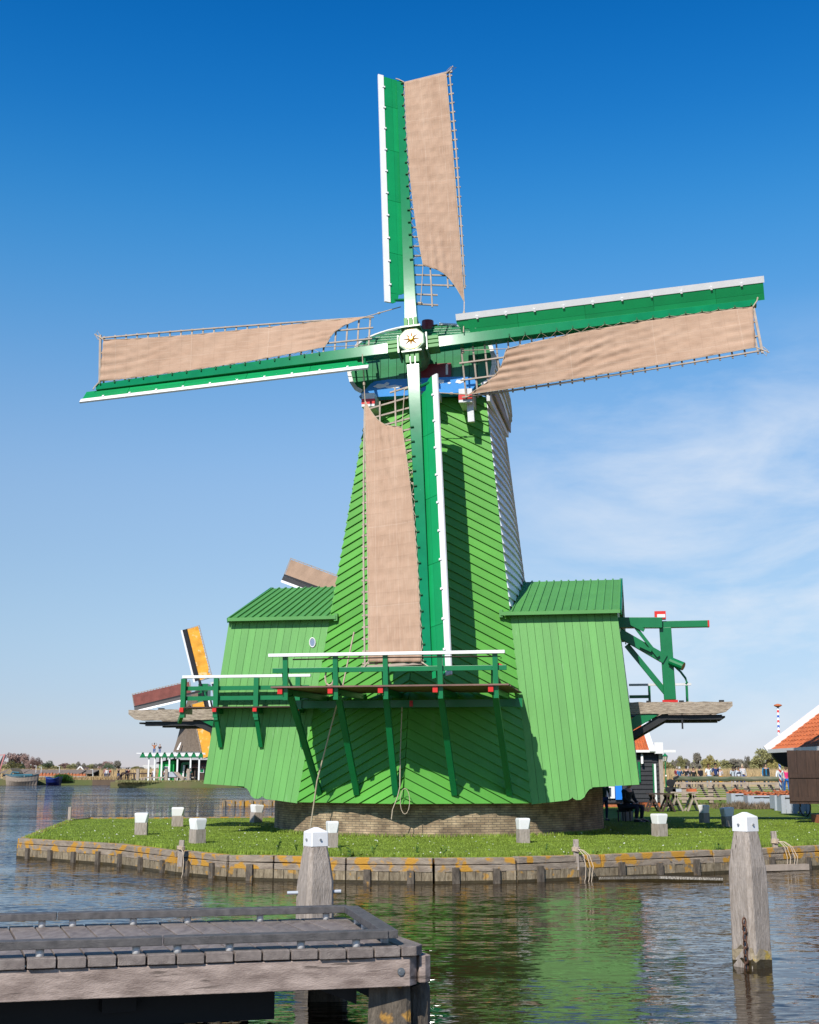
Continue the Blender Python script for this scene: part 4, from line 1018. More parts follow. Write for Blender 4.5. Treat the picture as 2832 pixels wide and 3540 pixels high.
# ------------------------------------------------------------------ jetty in the foreground
U = Vector((-.9725, -.233, 0)).normalized(); V_ = Vector((-.352, .936, 0)).normalized(); P0 = Vector((.16, 12.0, 0))
jet = empty('jetty', P0, 0, 'grey plank jetty with low curb rails in the foreground on heavy beams', 'jetty')
def J(u, v, z): return U*u+V_*v+Vector((0, 0, z))
mb = MB(); u = .0; i = 0
while u < 5.2:
    wd = .232; j = random.uniform(-.004, .004); jv = random.uniform(-.012, .012)
    c0 = .1 if i == 0 else 0
    pts = [J(u+c0, jv, .165+j), J(u+wd, jv, .165+j), J(u+wd, 2.42+jv, .165+j), J(u, 2.42+jv, .165+j)]
    if i == 0: pts = [J(u, .13, .165), J(u+.1, 0, .165), J(u+wd, 0, .165), J(u+wd, 2.42, .165), J(u, 2.42, .165)]
    mb.prism(pts, (0, 0, .085)); u += wd+.016; i += 1
mb.build('deck_boards', 'dock', jet, bevel=.007)
def lbeam(u0, u1, v, z0, z1, wd, chamf=.1):
    pts = [J(u0, v+chamf, z0), J(u0+chamf, v, z0), J(u1, v, z0), J(u1, v+wd, z0), J(u0, v+wd, z0)]
    m_ = MB(); m_.prism(pts, (0, 0, z1-z0)); return m_
fbm = lbeam(.05, 5.4, .03, -.095, .155, .22).build('front_beam', 'dockb', jet, bevel=.006)
mb = MB(); mb.tube([J(.235, .035, .035), J(.235, .015, .035)], .034, 16); mb.tube([J(.235, .03, .035), J(.235, .005, .035)], .018, 6); mb.build('bolt', 'steel', fbm)
lbeam(.05, 5.4, 2.15, -.095, .155, .22).build('rear_beam', 'dockb', jet)
mb = MB(); mb.prism([J(-.09, .16, -.08), J(-.02, .10, -.08), J(.035, .10, -.08), J(.035, 2.3, -.08), J(-.09, 2.3, -.08)], (0, 0, .23)); mb.build('end_beam', 'dockb', jet, bevel=.006)
def crail(a, b, name='curb_rail'):
    m_ = MB(); m_.beam(a, b, .15, .07); return m_.build(name, 'curb', jet, bevel=.006)
za = .352
crail(J(.34, .10, za), J(2.32, .10, za)); crail(J(2.335, .10, za), J(5.4, .10, za))
crail(J(.02, 2.28, za), J(3.0, 2.28, za)); crail(J(3.01, 2.28, za), J(5.4, 2.28, za))
crail(J(.33, .04, za+.001), J(.0, 2.22, za+.001))
def cpost(u, v): 
    m_ = MB(); m_.tube([J(u, v, .24), J(u, v, .325)], .036, 14); m_.build('curb_post', 'post', jet, True)
for u in (.62, 1.12, 1.75, 2.20, 2.55, 3.35, 4.25): cpost(u, .10)
for u in (.25, .95, 1.7, 2.25, 2.85, 3.15, 3.9): cpost(u, 2.28)
for t in (.12, .38, .6, .8): cpost(.33-.33*t, .04+2.2*t)
def sup(u, v, wd, label=None):
    mb = MB(); c = J(u, v, 0); q = wd/2
    mb.rings([[(c.x+a*q*s, c.y+b*q*s, z) for a, b in ((-1, -1), (-.8, -1), (.8, -1), (1, -.8), (1, .8), (.8, 1), (-.8, 1), (-1, .8))] for z, s in ((-1.6, 1.05), (-.5, 1.03), (-.3, 1.), (-.1, .97))])
    return mb.build('support_pile', 'bulkd', jet)
sup(.22, .36, .38); sup(.30, 2.0, .38); sup(2.6, 1.3, .38); sup(2.7, 2., .38)
mb = MB(); mb.beam(J(1.15, .9, -.28), J(5.4, .9, -.28), .2, .36); mb.beam(J(1.15, 1.9, -.28), J(5.4, 1.9, -.28), .2, .36); mb.beam(J(.2, .3, -.2), J(.2, 2.3, -.2), .18, .18); mb.beam(J(2.6, .6, -.2), J(2.6, 2.3, -.2), .3, .22); each(mb, 'shade_cross_beam', 'dark', jet)  # near-black beams; the long ones are added to stand in for under-deck shade
mb = MB(); mb.tube([J(-.06, .42, -1.4), J(-.06, .42, -.18), J(-.04, .42, -.13)], .12, 10); mb.build('fender_pile', 'bulkd', jet)
mb = MB(); mb.prism([J(.5, .45, -.10), J(1.0, .45, -.10), J(.5, .45, -.30)], V_*.06); mb.build('knee', 'black', jet)
# ================================================================== BACKGROUND
def onground(px, D, z=0.): return Vector(((px-CXP)/4400*(D*math.cos(PITCH)+(z-CAMH)*math.sin(PITCH)), D, z))
def scene_mat(n, c, r=.8): return mat(n, c, r, .15, .8)
SOIL = mat('far_bank', (.16, .13, .06), .9, 0, .25, (1, 1, 1), col2=(.09, .13, .03))
# far shores
mb = MB()
mb.prism([(-200, 203, -.7), (-46.2, 203, -.7), (-46.2, 215, -.7), (-38, 215, -.7), (-38, 208, -.7), (-20, 208, -.7), (30, 212, -.7), (60, 260, -.7), (400, 300, -.7), (400, 1600, -.7), (-900, 1600, -.7), (-900, 203, -.7)], (0, 0, 1.0))
tag(mb.build('far_shore', SOIL), 'flat grassy far bank of the river', kind='structure')
mb = MB(); mb.prism([(-40, 174, -.7), (-30, 172, -.7), (-10, 172, -.7), (10, 185, -.7), (10, 209, -.7), (-38.5, 209, -.7), (-41.5, 190, -.7)], (0, 0, .95)); mb.build('mill_bank', SOIL); tag(bpy.data.objects['mill_bank'], 'low green bank under the distant thatched mill', kind='structure')
# reed fields
REED = mat('reed_ground', (.36, .26, .13), .95, 0, .3, (1, 3, 1), col2=(.48, .36, .19))
mb = MB(); mb.prism([(-700, 232, .2), (-30, 232, .2), (-30, 600, .2), (-700, 600, .2)], (0, 0, .35)); tag(mb.build('reed_field', REED), 'pale dry reed land beyond the river', kind='structure')
mb = MB(); mb.prism([(20, 132, -.1), (160, 132, -.1), (400, 560, -.1), (30, 560, -.1)], (0, 0, .45)); tag(mb.build('polder', REED), 'pale dry reed land behind the visitors', kind='structure')
def preed():
    y = 134+150*rng.random()**1.7; x = rng.uniform(.17, .36)*y; return x, y, .3
tag(blades('reeds', 42000, preed, 1.55, .05, 'reed', .18), 'tall dry golden reeds behind the walking visitors', 'reeds', kind='stuff')
def preed2():
    y = 234+120*rng.random()**1.6; x = rng.uniform(-.33, -.14)*y; return x, y, .5
tag(blades('far_reeds', 16000, preed2, 1.5, .09, 'reed', .18), 'strip of dry reeds beyond the water at left', 'reeds', kind='stuff')
# dike with path
mb = MB(); mb.prism([(14, 88, -.02), (120, 88, -.02), (130, 112, -.02), (17, 112, -.02)], (0, 0, .3)); mb.prism([(14.5, 93, .2), (120, 93, .2), (126, 108, .2), (16.5, 108, .2)], (0, 0, .22)); tag(mb.build('dike', GM), 'low grassy dike carrying the footpath', kind='structure')
mb = MB(); mb.box(15.5, 125, 98.6, 102.5, .30, .424); tag(mb.build('path', mat('path_gravel', (.36, .29, .21), .9, .15, 2.)), 'gravel footpath on the dike', kind='structure')

# ------------------------------------------------------------------ foliage
def crown_mesh(name, w_, h_, n, leaf, seed, m, cl=9, z0=.25, thin=1.):
    r_ = random.Random(seed); n = int(n*1.0)
    cs = []
    for i in range(cl):
        a = r_.uniform(0, 6.28); q = r_.random()**.5*.42; zc = r_.uniform(z0+.12, .86); sh = math.sin(math.pi*min(.92, max(.15, (zc-z0+.12)/(1.05-z0))))
        cs.append((math.cos(a)*q*w_*sh, math.sin(a)*q*w_*sh, zc*h_, r_.uniform(.13, .25)*w_*thin, r_.uniform(.08, .17)*h_))
    V = []; F = []
    for i in range(n):
        c = cs[r_.randrange(cl)]
        while True:
            p = Vector((r_.uniform(-1, 1), r_.uniform(-1, 1), r_.uniform(-1, 1)))
            if p.length < 1: break
        p = p*(p.length**-.35 if p.length > .05 else 1)
        x, y, z = c[0]+p.x*c[3], c[1]+p.y*c[3], c[2]+p.z*c[4]
        d = Vector((r_.gauss(0, 1), r_.gauss(0, 1), r_.gauss(0, 1))).normalized(); e = d.orthogonal().normalized(); L_ = leaf*r_.uniform(.5, 1.3)
        q = Vector((x, y, z)); k = len(V); V += [tuple(q), tuple(q+d*L_+e*L_*.45), tuple(q+d*L_*.6-e*L_*.5)]; F.append((k, k+1, k+2))
    me = bpy.data.meshes.new(name); me.from_pydata(V, [], F); me.materials.append(M[m]); return me, cs
def tree_proto(w_, h_, n, leaf, seed, m, cl=9, z0=.25, thin=1.):
    me, cs = crown_mesh('crown', w_, h_, n, leaf, seed, m, cl, z0, thin)
    mb = MB(); mb.tube([(0, 0, -.3), (.02*w_, 0, h_*.3), (0, .01, h_*.62)], .025*h_, 7, .009*h_)
    for c in cs: mb.tube([(0, 0, h_*.22+c[2]*.15), (c[0]*.5, c[1]*.5, c[2]*.72), (c[0], c[1], c[2])], .008*h_, 5, .003*h_)
    o = mb.build('trunk', 'bark'); tm = o.data; bpy.data.objects.remove(o)
    return tm, me
_pc = {}
def tree(px, ytop, D, w_px, kind, label, group='trees on the horizon', name='tree', n=1500, zb=.2, cl=9, z0=.25, thin=1.):
    p = onground(px, D, zb); h_ = (HZ-ytop)/4400*D+CAMH-zb; w_ = w_px/4400*D
    key = (kind, rng.randrange(3), n, z0)
    if key not in _pc: _pc[key] = tree_proto(1., 1., n, .055 if n > 900 else .08, hash(key[1:]) % 999+len(_pc), kind, cl, z0, thin)
    tm, me = _pc[key]
    e = empty(name, p, rng.uniform(0, 6), label, 'tree', group); e.scale = (w_, w_, h_)
    for nm, d in (('trunk', tm), ('crown', me)):
        o = bpy.data.objects.new(nm, d); COL.objects.link(o); o.parent = e
    return e
left_trees = [
 (8, 2643, 300, 60, 'olive', 'olive bushy tree at the very left edge behind the boat sheds'), (40, 2606, 340, 52, 'rust', 'reddish budding tree, leftmost of the tall reddish group'), (62, 2608, 345, 34, 'rust', 'narrow reddish poplar just right of the leftmost reddish tree'),
 (80, 2607, 340, 30, 'rust', 'second narrow reddish poplar of the left group'), (102, 2612, 335, 28, 'rust', 'tallest right-hand reddish poplar above the grey barge'), (128, 2614, 330, 30, 'rust', 'separate reddish poplar between the group and the blue boat'), (75, 2642, 290, 24, 'dkleaf', 'dark green conifer below the reddish poplars'), (47, 2630, 280, 40, 'olive', 'olive tree in front of the reddish poplars'),
 (162, 2632, 300, 36, 'dkleaf', 'green tree above the blue boat'), (140, 2645, 300, 36, 'olive', 'low olive tree left of the green one above the blue boat'), (196, 2650, 300, 40, 'olive', 'low olive bush over the long shed'), (222, 2641, 320, 40, 'rust', 'brownish tree over the middle of the long shed'),
 (264, 2631, 320, 22, 'greyf', 'narrow pointed grey tree beside the white gable'), (285, 2637, 320, 22, 'greyf', 'second pointed grey tree right of the white gable'), (245, 2644, 310, 36, 'olive', 'olive tree left of the pointed grey tree'), (310, 2645, 310, 36, 'olive', 'olive tree above the right end of the long shed'),
 (338, 2638, 300, 26, 'greyf', 'grey bare tree behind the walkers at left'), (368, 2634, 300, 36, 'rust', 'purplish bare tree over the three walkers'), (380, 2640, 280, 40, 'dkleaf', 'dark round tree right of the purplish one'), (408, 2632, 280, 30, 'greyf', 'tall grey tree beside the pale buildings'),
 (470, 2652, 330, 30, 'olive', 'low green tree left of the distant mill'), (492, 2654, 340, 26, 'greyf', 'small grey tree left of the distant mill posts')]
for a in left_trees: tree(a[0], a[1]-3, a[2], a[3]*1.5, a[4], a[5], n=2600)
right_trees = [
 (2300, 2634, 330, 40, 'olive', 'olive bush-like tree behind the street lamp'), (2345, 2620, 330, 36, 'greyf', 'bare twiggy tree right of the street lamp'), (2362, 2612, 320, 30, 'olive', 'fresh green tree above the two walkers at left'), (2418, 2604, 300, 38, 'greyf', 'tall sparse tree above the walker with the backpack'),
 (2387, 2622, 320, 26, 'greyf', 'thin bare tree left of the tall sparse one'), (2460, 2613, 300, 46, 'oliveb', 'yellowish round tree above the couple in white and navy'), (2438, 2626, 320, 28, 'olive', 'low olive tree left of the yellowish one'), (2540, 2620, 310, 46, 'greyf', 'dark twiggy tree above the group of three walkers'), (2586, 2610, 310, 18, 'greyf', 'thin spiky bare tree in the middle of the right tree line'),
 (2560, 2622, 320, 36, 'greyf', 'low bare tree left of the spiky one'), (2640, 2592, 290, 62, 'olive', 'large olive willow left of the tiled house'), (2672, 2618, 290, 46, 'oliveb', 'orange-tinted bush-like tree beside the tiled house'), (2610, 2626, 310, 40, 'olive', 'low olive tree left of the large willow'), (2510, 2630, 310, 46, 'olive', 'low olive tree between the walking groups')]
for a in right_trees: tree(a[0], a[1]-2, a[2], a[3]*1.35, a[4], a[5], n=2600, group='trees behind the reed field')
def mass(name, lst, m, leaf, n, label):
    V = []; F = []
    for i in range(n):
        x0, x1, yt, D = lst[rng.randrange(len(lst))]
        px = rng.uniform(x0, x1); Dd = D+rng.uniform(0, 30); top = (HZ-yt)/4400*Dd+CAMH; hh = top*(.72+.28*math.sin(px*.13)*math.sin(px*.37+1)+.0)
        q = onground(px, Dd, .3); q.z = .3+hh*rng.random()**.75
        d = Vector((rng.gauss(0, 1), rng.gauss(0, 1), rng.gauss(0, 1))).normalized(); e = d.orthogonal().normalized(); L_ = leaf*rng.uniform(.5, 1.3)
        k = len(V); V += [tuple(q), tuple(q+d*L_+e*L_*.5), tuple(q+d*L_*.6-e*L_*.6)]; F.append((k, k+1, k+2))
    me = bpy.data.meshes.new(name); me.from_pydata(V, [], F); me.materials.append(M[m]); o = bpy.data.objects.new(name, me); COL.objects.link(o); tag(o, label, 'scrub', kind='stuff')
mass('thicket', [(2220, 2800, 2632, 340), (2240, 2480, 2636, 330), (2480, 2800, 2630, 330)], 'olive', .55, 42000, 'continuous olive scrub line behind the reeds at right')
mass('thicket', [(0, 330, 2652, 380), (300, 560, 2660, 400)], 'greyf', .6, 14000, 'low grey-brown scrub along the left horizon')
mass('thicket', [(0, 340, 2658, 360), (60, 200, 2652, 350)], 'olive', .6, 10000, 'low olive scrub along the left horizon')
# ------------------------------------------------------------------ distant houses at left
def cottage(px, y0, y1, wpx, D, wall, roof, label, gable=False, name='house'):
    p = onground(px, D, .3); k = D/4400; w_ = wpx*k; ze = max(.8, (HZ-y1)*k+1.5); zt = (HZ-y0)*k+1.8
    e = empty(name, p, 0, label, 'house', 'distant houses on the left horizon'); d = 6
    mb = MB(); mb.box(-w_/2, w_/2, 0, d, -.3, ze); wl_ = mb.build('wall', scene_mat('wall_'+name, wall), e)
    mb = MB()
    if gable: mb.prism([(-w_/2-.3, -.2, ze), (w_/2+.3, -.2, ze), (0, -.2, zt)], (0, d+.4, 0))
    else: mb.prism([(-w_/2-.2, -.4, ze), (-w_/2-.2, d+.4, ze), (-w_/2-.2, d/2, zt)], (w_+.4, 0, 0))
    mb.build('roof', scene_mat('roof_'+name, roof), e)
    if gable:
        mb = MB(); mb.beam((-w_/2-.35, -.25, ze), (0, -.25, zt+.1), .12, .25); mb.beam((w_/2+.35, -.25, ze), (0, -.25, zt+.1), .12, .25); mb.build('white_barge', 'white', e)
    for i in range(3):
        x = -w_/2+w_*(i+.5)/3; mb = MB(); mb.box(x-w_*.08, x+w_*.08, -.05, .02, ze*.35, ze*.75); mb.build('window', 'dark', e)
pinkr = (.38, .14, .12)
for a in [(277, 2656, 2668, 22, 270, (.28, .2, .14), (.20, .12, .08), 'white-edged gable roof of a house between pointed grey trees', True), (120, 2660, 2668, 30, 330, (.5, .4, .35), pinkr, 'pinkish roofed house above the grey barge'), (172, 2652, 2662, 30, 380, (.4, .3, .25), pinkr, 'row house with red roof above the blue boat'),
          (215, 2655, 2664, 24, 370, (.5, .4, .3), (.25, .15, .12), 'brown house over the middle of the long shed'), (432, 2655, 2662, 44, 420, (.5, .45, .4), (.3, .28, .26), 'wide pale flat-roofed building left of the distant mill'), (455, 2660, 2664, 36, 400, (.55, .5, .45), (.4, .38, .35), 'low pale building below the wide one'),
          (520, 2648, 2660, 60, 480, (.6, .57, .5), (.5, .48, .42), 'long cream building behind the distant mill posts'), (345, 2660, 2666, 26, 350, (.45, .35, .3), pinkr, 'small red-roofed house behind the three walkers'), (500, 2662, 2667, 30, 380, (.5, .45, .4), (.3, .25, .25), 'grey house just left of the distant mill')]: cottage(*a)
# pink blossom trees, pale poles
tree(312, 2660, 280, 26, 'pink', 'pink blossoming tree near the right end of the long shed', n=600); tree(118, 2655, 290, 26, 'pink', 'pink blossoming tree above the grey barge', n=600)
for px, yt, lb in ((123, 2648, 'pale post left of the blue boat'), (141, 2652, 'pale post above the grey barge stern'), (204, 2650, 'pale post over the long shed'), (320, 2660, 'pale post at the right end of the long shed')):
    p = onground(px, 212, .3); mb = MB(); mb.tube([p, p+Vector((0, 0, (HZ-yt)/4400*212+1.5))], .05, 6); mb.beam(p+Vector((0, 0, (HZ-yt)/4400*212+1.5)), p+Vector((-.4, 0, (HZ-yt)/4400*212+1.5)), .06, .06) ; tag(mb.build('lamp_post', 'whited'), lb, 'post')
# ------------------------------------------------------------------ sheds, boats, brick stacks on the far quay
def Q(px, D, z): return onground(px, D, z)
def shed(x0, x1, yr, ye, D, label, dep=5):
    a = Q(x0, D, .3); b = Q(x1, D, .3); k = D/4400; zr = CAMH+(HZ-yr)*k; ze = CAMH+(HZ-ye)*k
    e = empty('open_shed', a, 0, label, 'shed', 'long drying sheds on the far quay'); w_ = b.x-a.x
    mb = MB(); mb.prism([(0, -.3, ze), (0, -.3, ze-.15), (0, dep, zr-.15), (0, dep, zr)], (w_, 0, 0)); mb.build('roof', mat('shed_roof', (.20, .155, .12), .9, .25, 1.5, (1, 5, 5)), e)
    mb = MB(); mb.box(0, w_, dep-.2, dep, -.2, zr-.2); mb.build('rear_wall', 'brown', e)
    n = max(2, int(w_/3))
    for i in range(n+1): 
        mb = MB(); x = w_*i/n; mb.box(x-.1 if i else 0, x+.1, -.2, 0, -.2, ze-.1); mb.build('post', 'lath', e)
shed(80, 276, 2667, 2681, 211, 'long low shed with weathered grey roof behind the blue boat', 4)
shed(276, 322, 2667, 2678, 213, 'right end section of the long shed, with an open frame', 4)
shed(0, 84, 2665, 2676, 216, 'darker shed roof behind the grey barge', 4)
p = Q(30, 206, .3); mb = MB(); mb.prism([(p.x-.9, p.y, .3), (p.x+.8, p.y, .3), (p.x+.8, p.y, 1.3), (p.x+.1, p.y, 2.1), (p.x-.9, p.y, 1.1)], (0, 5, 0)); tag(mb.build('boat_house', 'bulk'), 'small grey boat house with peaked roof behind the barge bow', 'shed')
# left edge structure with white and red trim
p = Q(0, 200, .3); e = empty('lifting_frame', p, 0, 'dark frame with pinkish and white slanted edge at the very left', 'frame')
mb = MB(); mb.beam((-1.2, 0, 0), (.5, 0, 3.6), .4, .4); mb.build('leg', 'black', e); mb = MB(); mb.beam((-.6, -.2, 0), (.7, -.2, 3.7), .12, .14); mb.build('white_edge', 'white', e); mb = MB(); mb.beam((-.4, -.2, 0), (.62, -.35, 3.9), .12, .2); mb.beam((-1.5, -.2, 3.7), (.6, -.2, 3.8), .12, .12); mb.build('pink_edge', scene_mat('pinkish', (.5, .2, .18)), e)
def boat(px0, px1, ytop, D, hullm, label, rim, blunt=False, h=1.3):
    a = Q(px0, D, -.5); b = Q(px1, D, -.5); w_ = b.x-a.x; k = D/4400
    e = empty('boat', ((a.x+b.x)/2, D, -.5), 0, label, 'boat'); q = w_/2
    rings = []
    for t in np.linspace(0, 1, 13):
        x = -q+2*q*t; bw = 1.7*(math.sin(math.pi*min(.98, max(.03, t)))**.55) if not blunt else 1.9*(1-.5*abs(2*t-1)**3); zt = h*(1+.35*abs(2*t-1)**2.2); xx = x
        rings.append([(xx*.93, -bw*.5, -.2), (xx*.97, -bw*.9, zt*.45), (xx, -bw, zt), (xx, bw, zt), (xx*.97, bw*.9, zt*.45), (xx*.93, bw*.5, -.2)])
    mb = MB(); mb.rings(rings); mb.build('hull', hullm, e)
    mb = MB()
    for r0, r1 in zip(rings[:-1], rings[1:]):
        mb.beam(Vector(r0[2]), Vector(r1[2]), .08, .07); mb.beam(Vector(r0[3]), Vector(r1[3]), .08, .07)
    mb.build('gunwale', rim, e); return e
teal = scene_mat('teal_paint', (.03, .13, .18))
bt = boat(20, 131, 2680, 201, 'lath', 'grey wooden barge with teal rim moored at the far left quay', teal, h=1.25)
mb = MB(); mb.tube([(-2, 0, 1.2), (-1.6, .2, 2.0), (-.5, 0, 1.9)], .12, 5); mb.beam((-3, .2, 1.5), (1.5, .2, 1.6), .3, .25); mb.build('deck_gear', teal, bt)
mb = MB(); mb.box(1.9, 2.7, -1.6, -1.4, -.1, 1.3); 
boat(162, 209, 2692, 200, scene_mat('cobalt_hull', (.008, .02, .13), .4), 'small dark blue boat moored bow-on at the far quay', scene_mat('blue_rim', (.03, .08, .3)), True, h=.95)
for i in range(14):
    px = 142+i*11.5
    if 158 < px < 208: pass
    p = Q(px, 206, .3); e = empty('brick_crate', p, 0, None, None)
    tag(e, 'grey crate heaped with orange bricks under the long shed', 'crate', 'crates of bricks on the far quay')
    mb = MB(); mb.box(-.24, .24, -.3, .3, 0, .55); mb.build('box', 'crate', e); mb = MB(); mb.prism([(-.26, -.3, .56), (.26, -.3, .56), (.2, -.25, .95+.2*rng.random()), (-.2, -.25, .85)], (0, .5, 0)); mb.build('bricks', 'brk', e)
def pshore():
    x = rng.uniform(-60, -43.5); return x, 203.3+rng.random()*.6, .3
tag(blades('bank_reeds', 5000, pshore, .55, .05, 'reed', .3), 'yellowish bank plants below the long shed', 'reeds', kind='stuff')
def pgreen():
    px = rng.gauss(216, 10); p = Q(px, 202.6, .2); return p.x, p.y, .2
tag(blades('bush', 2500, pgreen, .9, .07, 'leaf', .5), 'bright green bush beside the blue boat', 'bush', kind='stuff')
mb = MB(); a = Q(322, 203, .2); b = Q(425, 203, .2); mb.box(a.x, b.x, 202.6, 216, -.7, .32); tag(mb.build('quay', scene_mat('quay_wood', (.12, .08, .05))), 'low wooden quay where people walk at left', kind='structure')
e = empty('wooden_ramp', Q(445, 188, .3), 0, 'dark wooden landing rack left of the distant mill', 'rack')
mb = MB(); mb.box(-1.2, 3.6, 0, 1.5, .9, 1.1); mb.prism([(-1.8, -.1, 0), (-1.6, -.1, 0), (-.4, -.1, 1.2), (-1.0, -.1, 1.2)], (0, .3, 0)); mb.build('deck', 'brown', e)
for x in (-1.1, .8, 3.3): mb = MB(); mb.box(x-.12, x+.12, -.1, .1, -.3, .9); mb.build('leg', 'brown', e)

# ------------------------------------------------------------------ distant mills
def far_sail(par, H, ang, Lb, m, wbm='black', tilt=.15, name='sail'):
    # plane faces the camera roughly
    E = Vector((math.cos(ang), 0, math.sin(ang))); C_ = Vector((math.cos(ang-math.pi/2), 0, math.sin(ang-math.pi/2)))
    def q(e, c, d=0.): v = E*e+C_*c; return Vector(H)+Vector((v.x, d+v.z*tilt, v.z))
    mb = MB(); mb.beam(q(.3, 0), q(Lb, 0), .3, .3, w2=.18, h2=.18); s = mb.build(name, 'black', par)
    mb = MB()
    n = 12
    for i in range(n):
        a = lerp(1.6, Lb-.1, i/n); b = lerp(1.6, Lb-.1, (i+1)/n); ci = .1; co = 1.75
        w0 = co if i > 1 else lerp(.9, co, i/2+.2)
        mb.prism([q(a, ci, -.1), q(b, ci, -.1), q(b, co, -.12-.05*(i % 2)), q(a, w0 if i else co, -.12-.05*((i+1) % 2))], (0, .05, 0))
    mb.build('sail_cloth', m, s)
    mb = MB(); mb.prism([q(1.6, -.12, -.1), q(Lb, -.12, -.1), q(Lb, -.6, -.3), q(1.6, -.6, -.3)], (0, .05, 0)); mb.build('windboard', wbm, s)
    mb = MB(); mb.prism([q(1.5, -.6, -.31), q(Lb, -.6, -.31), q(Lb, -.85, -.4), q(1.5, -.85, -.4)], (0, .05, 0)); mb.build('white_edge', 'white', s)
    mb = MB()
    for i in range(20): e_ = lerp(1.5, Lb, i/19); mb.beam(q(e_, .0, .05), q(e_, 1.95, .05), .07, .07)
    mb.beam(q(1.5, 1.9, .05), q(Lb, 1.9, .05), .07, .07); mb.build('lattice', 'lath', s)
    return s
D2 = 188.; k2 = D2/4400
def F2(px, py): return Vector(((px-655)*k2, 0, (HZ-py)*k2+CAMH-.25))
fm = empty('windmill', onground(655, D2, .25), 0, 'distant windmill with thatched body, ochre and rust-red sails and green shed, at the left', 'windmill')
mb = MB()
def ring8(w_, z, c=0.): return [(c+w_*math.cos(math.pi/8+i*math.pi/4), 4+w_*math.sin(math.pi/8+i*math.pi/4), z) for i in range(8)]
c0 = F2(655, 0).x
zb_ = F2(0, 2600).z; zt_ = F2(0, 2470).z
rg = []
for i in range(9):
    t = i/8; rg.append(ring8(lerp(3.0, 1.85, t)+.35*(1-t)**3, lerp(zb_, F2(0, 2440).z, t), .1))
mb.rings(rg); mb.build('thatched_body', 'thatch', fm)
mb = MB(); mb.rings([ring8(3.05, zb_-.6, .1), ring8(2.9, zb_, .1)]); mb.build('white_band', 'whited', fm)
mb = MB(); mb.prism([F2(612, 2594)+Vector((0, .55, 0)), F2(606, 2594)+Vector((0, .55, 0)), F2(616, 2570)+Vector((0, .9, 0)), F2(619, 2570)+Vector((0, .9, 0))], (0, .2, 0)); mb.build('slit_window', 'white', fm)
mb = MB(); mb.lathe([(2.0, zt_), (2.1, zt_+.8), (1.7, zt_+2.4), (.7, zt_+3.4), (.1, zt_+3.6)], (.4, 4.2, 0), 12); mb.build('cap', 'thatch', fm)
mb = MB(); g = F2(690, 2400); mb.box(g.x-.6, g.x+.8, -.3, 2.5, g.z-1.5, g.z+1.2); cpf = mb.build('green_front', 'deep', fm)
HB = F2(691, 2397)+Vector((0, -.8, 0))
far_sail(fm, HB, math.atan2(2397-2190, -(691-628)), 9.6, 'clothy'); far_sail(fm, HB, math.atan2(-(2452-2397), -(691-460)), 10., 'clothr'); far_sail(fm, HB, math.atan2(-(2600-2397), (745-691)), 9.6, 'clothy'); far_sail(fm, HB, math.atan2(60, 231), 10., 'clothr')
# the mill's stage with rail
z1 = F2(0, 2619).z; x0 = F2(498, 0).x; x1 = F2(715, 0).x
mb = MB(); mb.box(x0, x1, -2.2, 8, z1, z1+.2); st = mb.build('stage', 'whited', fm)
mb = MB(); mb.box(x0-.6, x1, -2.35, -2.2, F2(0, 2607).z-.06, F2(0, 2607).z+.06); mb.box(x0, x1, -2.3, -2.25, F2(0, 2614).z-.12, F2(0, 2614).z+.2); mb.build('white_rail', 'white', st)
for i in range(9):
    x = lerp(x0+.3, x1, i/8.6); mb = MB(); mb.prism([(x-.45, -2.35, z1-.1), (x+.45, -2.35, z1-.1), (x+.08, -2.35, z1+.65), (x-.08, -2.35, z1+.65)], (0, .3, 0)); mb.build('green_bracket', 'deep', st)
for i, px in enumerate((525, 545, 568, 594, 621, 665, 694)):
    x = F2(px, 0).x; mb = MB(); mb.box(x-.11, x+.11, -2.1, -1.9, -.2, z1); mb.build('stage_post', 'white', st)
for i, px in enumerate((534, 557, 584)):
    x = F2(px, 0).x; mb = MB(); mb.box(x-.1, x+.1, 4, 4.2, -.2, z1); mb.build('stage_post', 'whited', st)
# green shed under the stage
mb = MB(); a = F2(553, 2626); b = F2(607, 2695); mb.prism([(a.x, -1.4, -.2), (b.x, -1.4, -.2), (b.x, -1.4, F2(0, 2632).z), (lerp(a.x, b.x, .6), -1.4, F2(0, 2628).z), (a.x+.25, -1.4, F2(0, 2640).z)], (0, 5, 0)); gs = mb.build('green_shed', scene_mat('bright_green', (.01, .38, .07)), fm)
mb = MB(); mb.prism([(a.x-.2, -1.6, F2(0, 2641).z), (b.x, -1.6, F2(0, 2628).z), (b.x, -1.6, F2(0, 2624).z), (a.x-.2, -1.6, F2(0, 2637).z)], (0, 5, 0)); mb.build('roof', 'black', gs)
mb = MB(); x = F2(581, 0).x; mb.box(x-.35, x+.35, -1.5, -1.38, F2(0, 2668).z, F2(0, 2650).z); wn = mb.build('window', 'white', gs)
mb = MB(); mb.box(x-.25, x-.03, -1.55, -1.48, F2(0, 2667).z, F2(0, 2651).z); mb.box(x+.03, x+.25, -1.55, -1.48, F2(0, 2667).z, F2(0, 2651).z); mb.build('pane', 'glass', wn)
mb = MB(); a = F2(607, 0).x; b = F2(720, 0).x; mb.box(a, b, 1.2, 6, -.2, F2(0, 2628).z); mb.build('black_shed', 'black', fm)
mb = MB(); a = F2(672, 0).x; mb.box(a, b, -.5, 1.1, -.2, F2(0, 2655).z); lo = mb.build('low_shed', 'brown', fm)
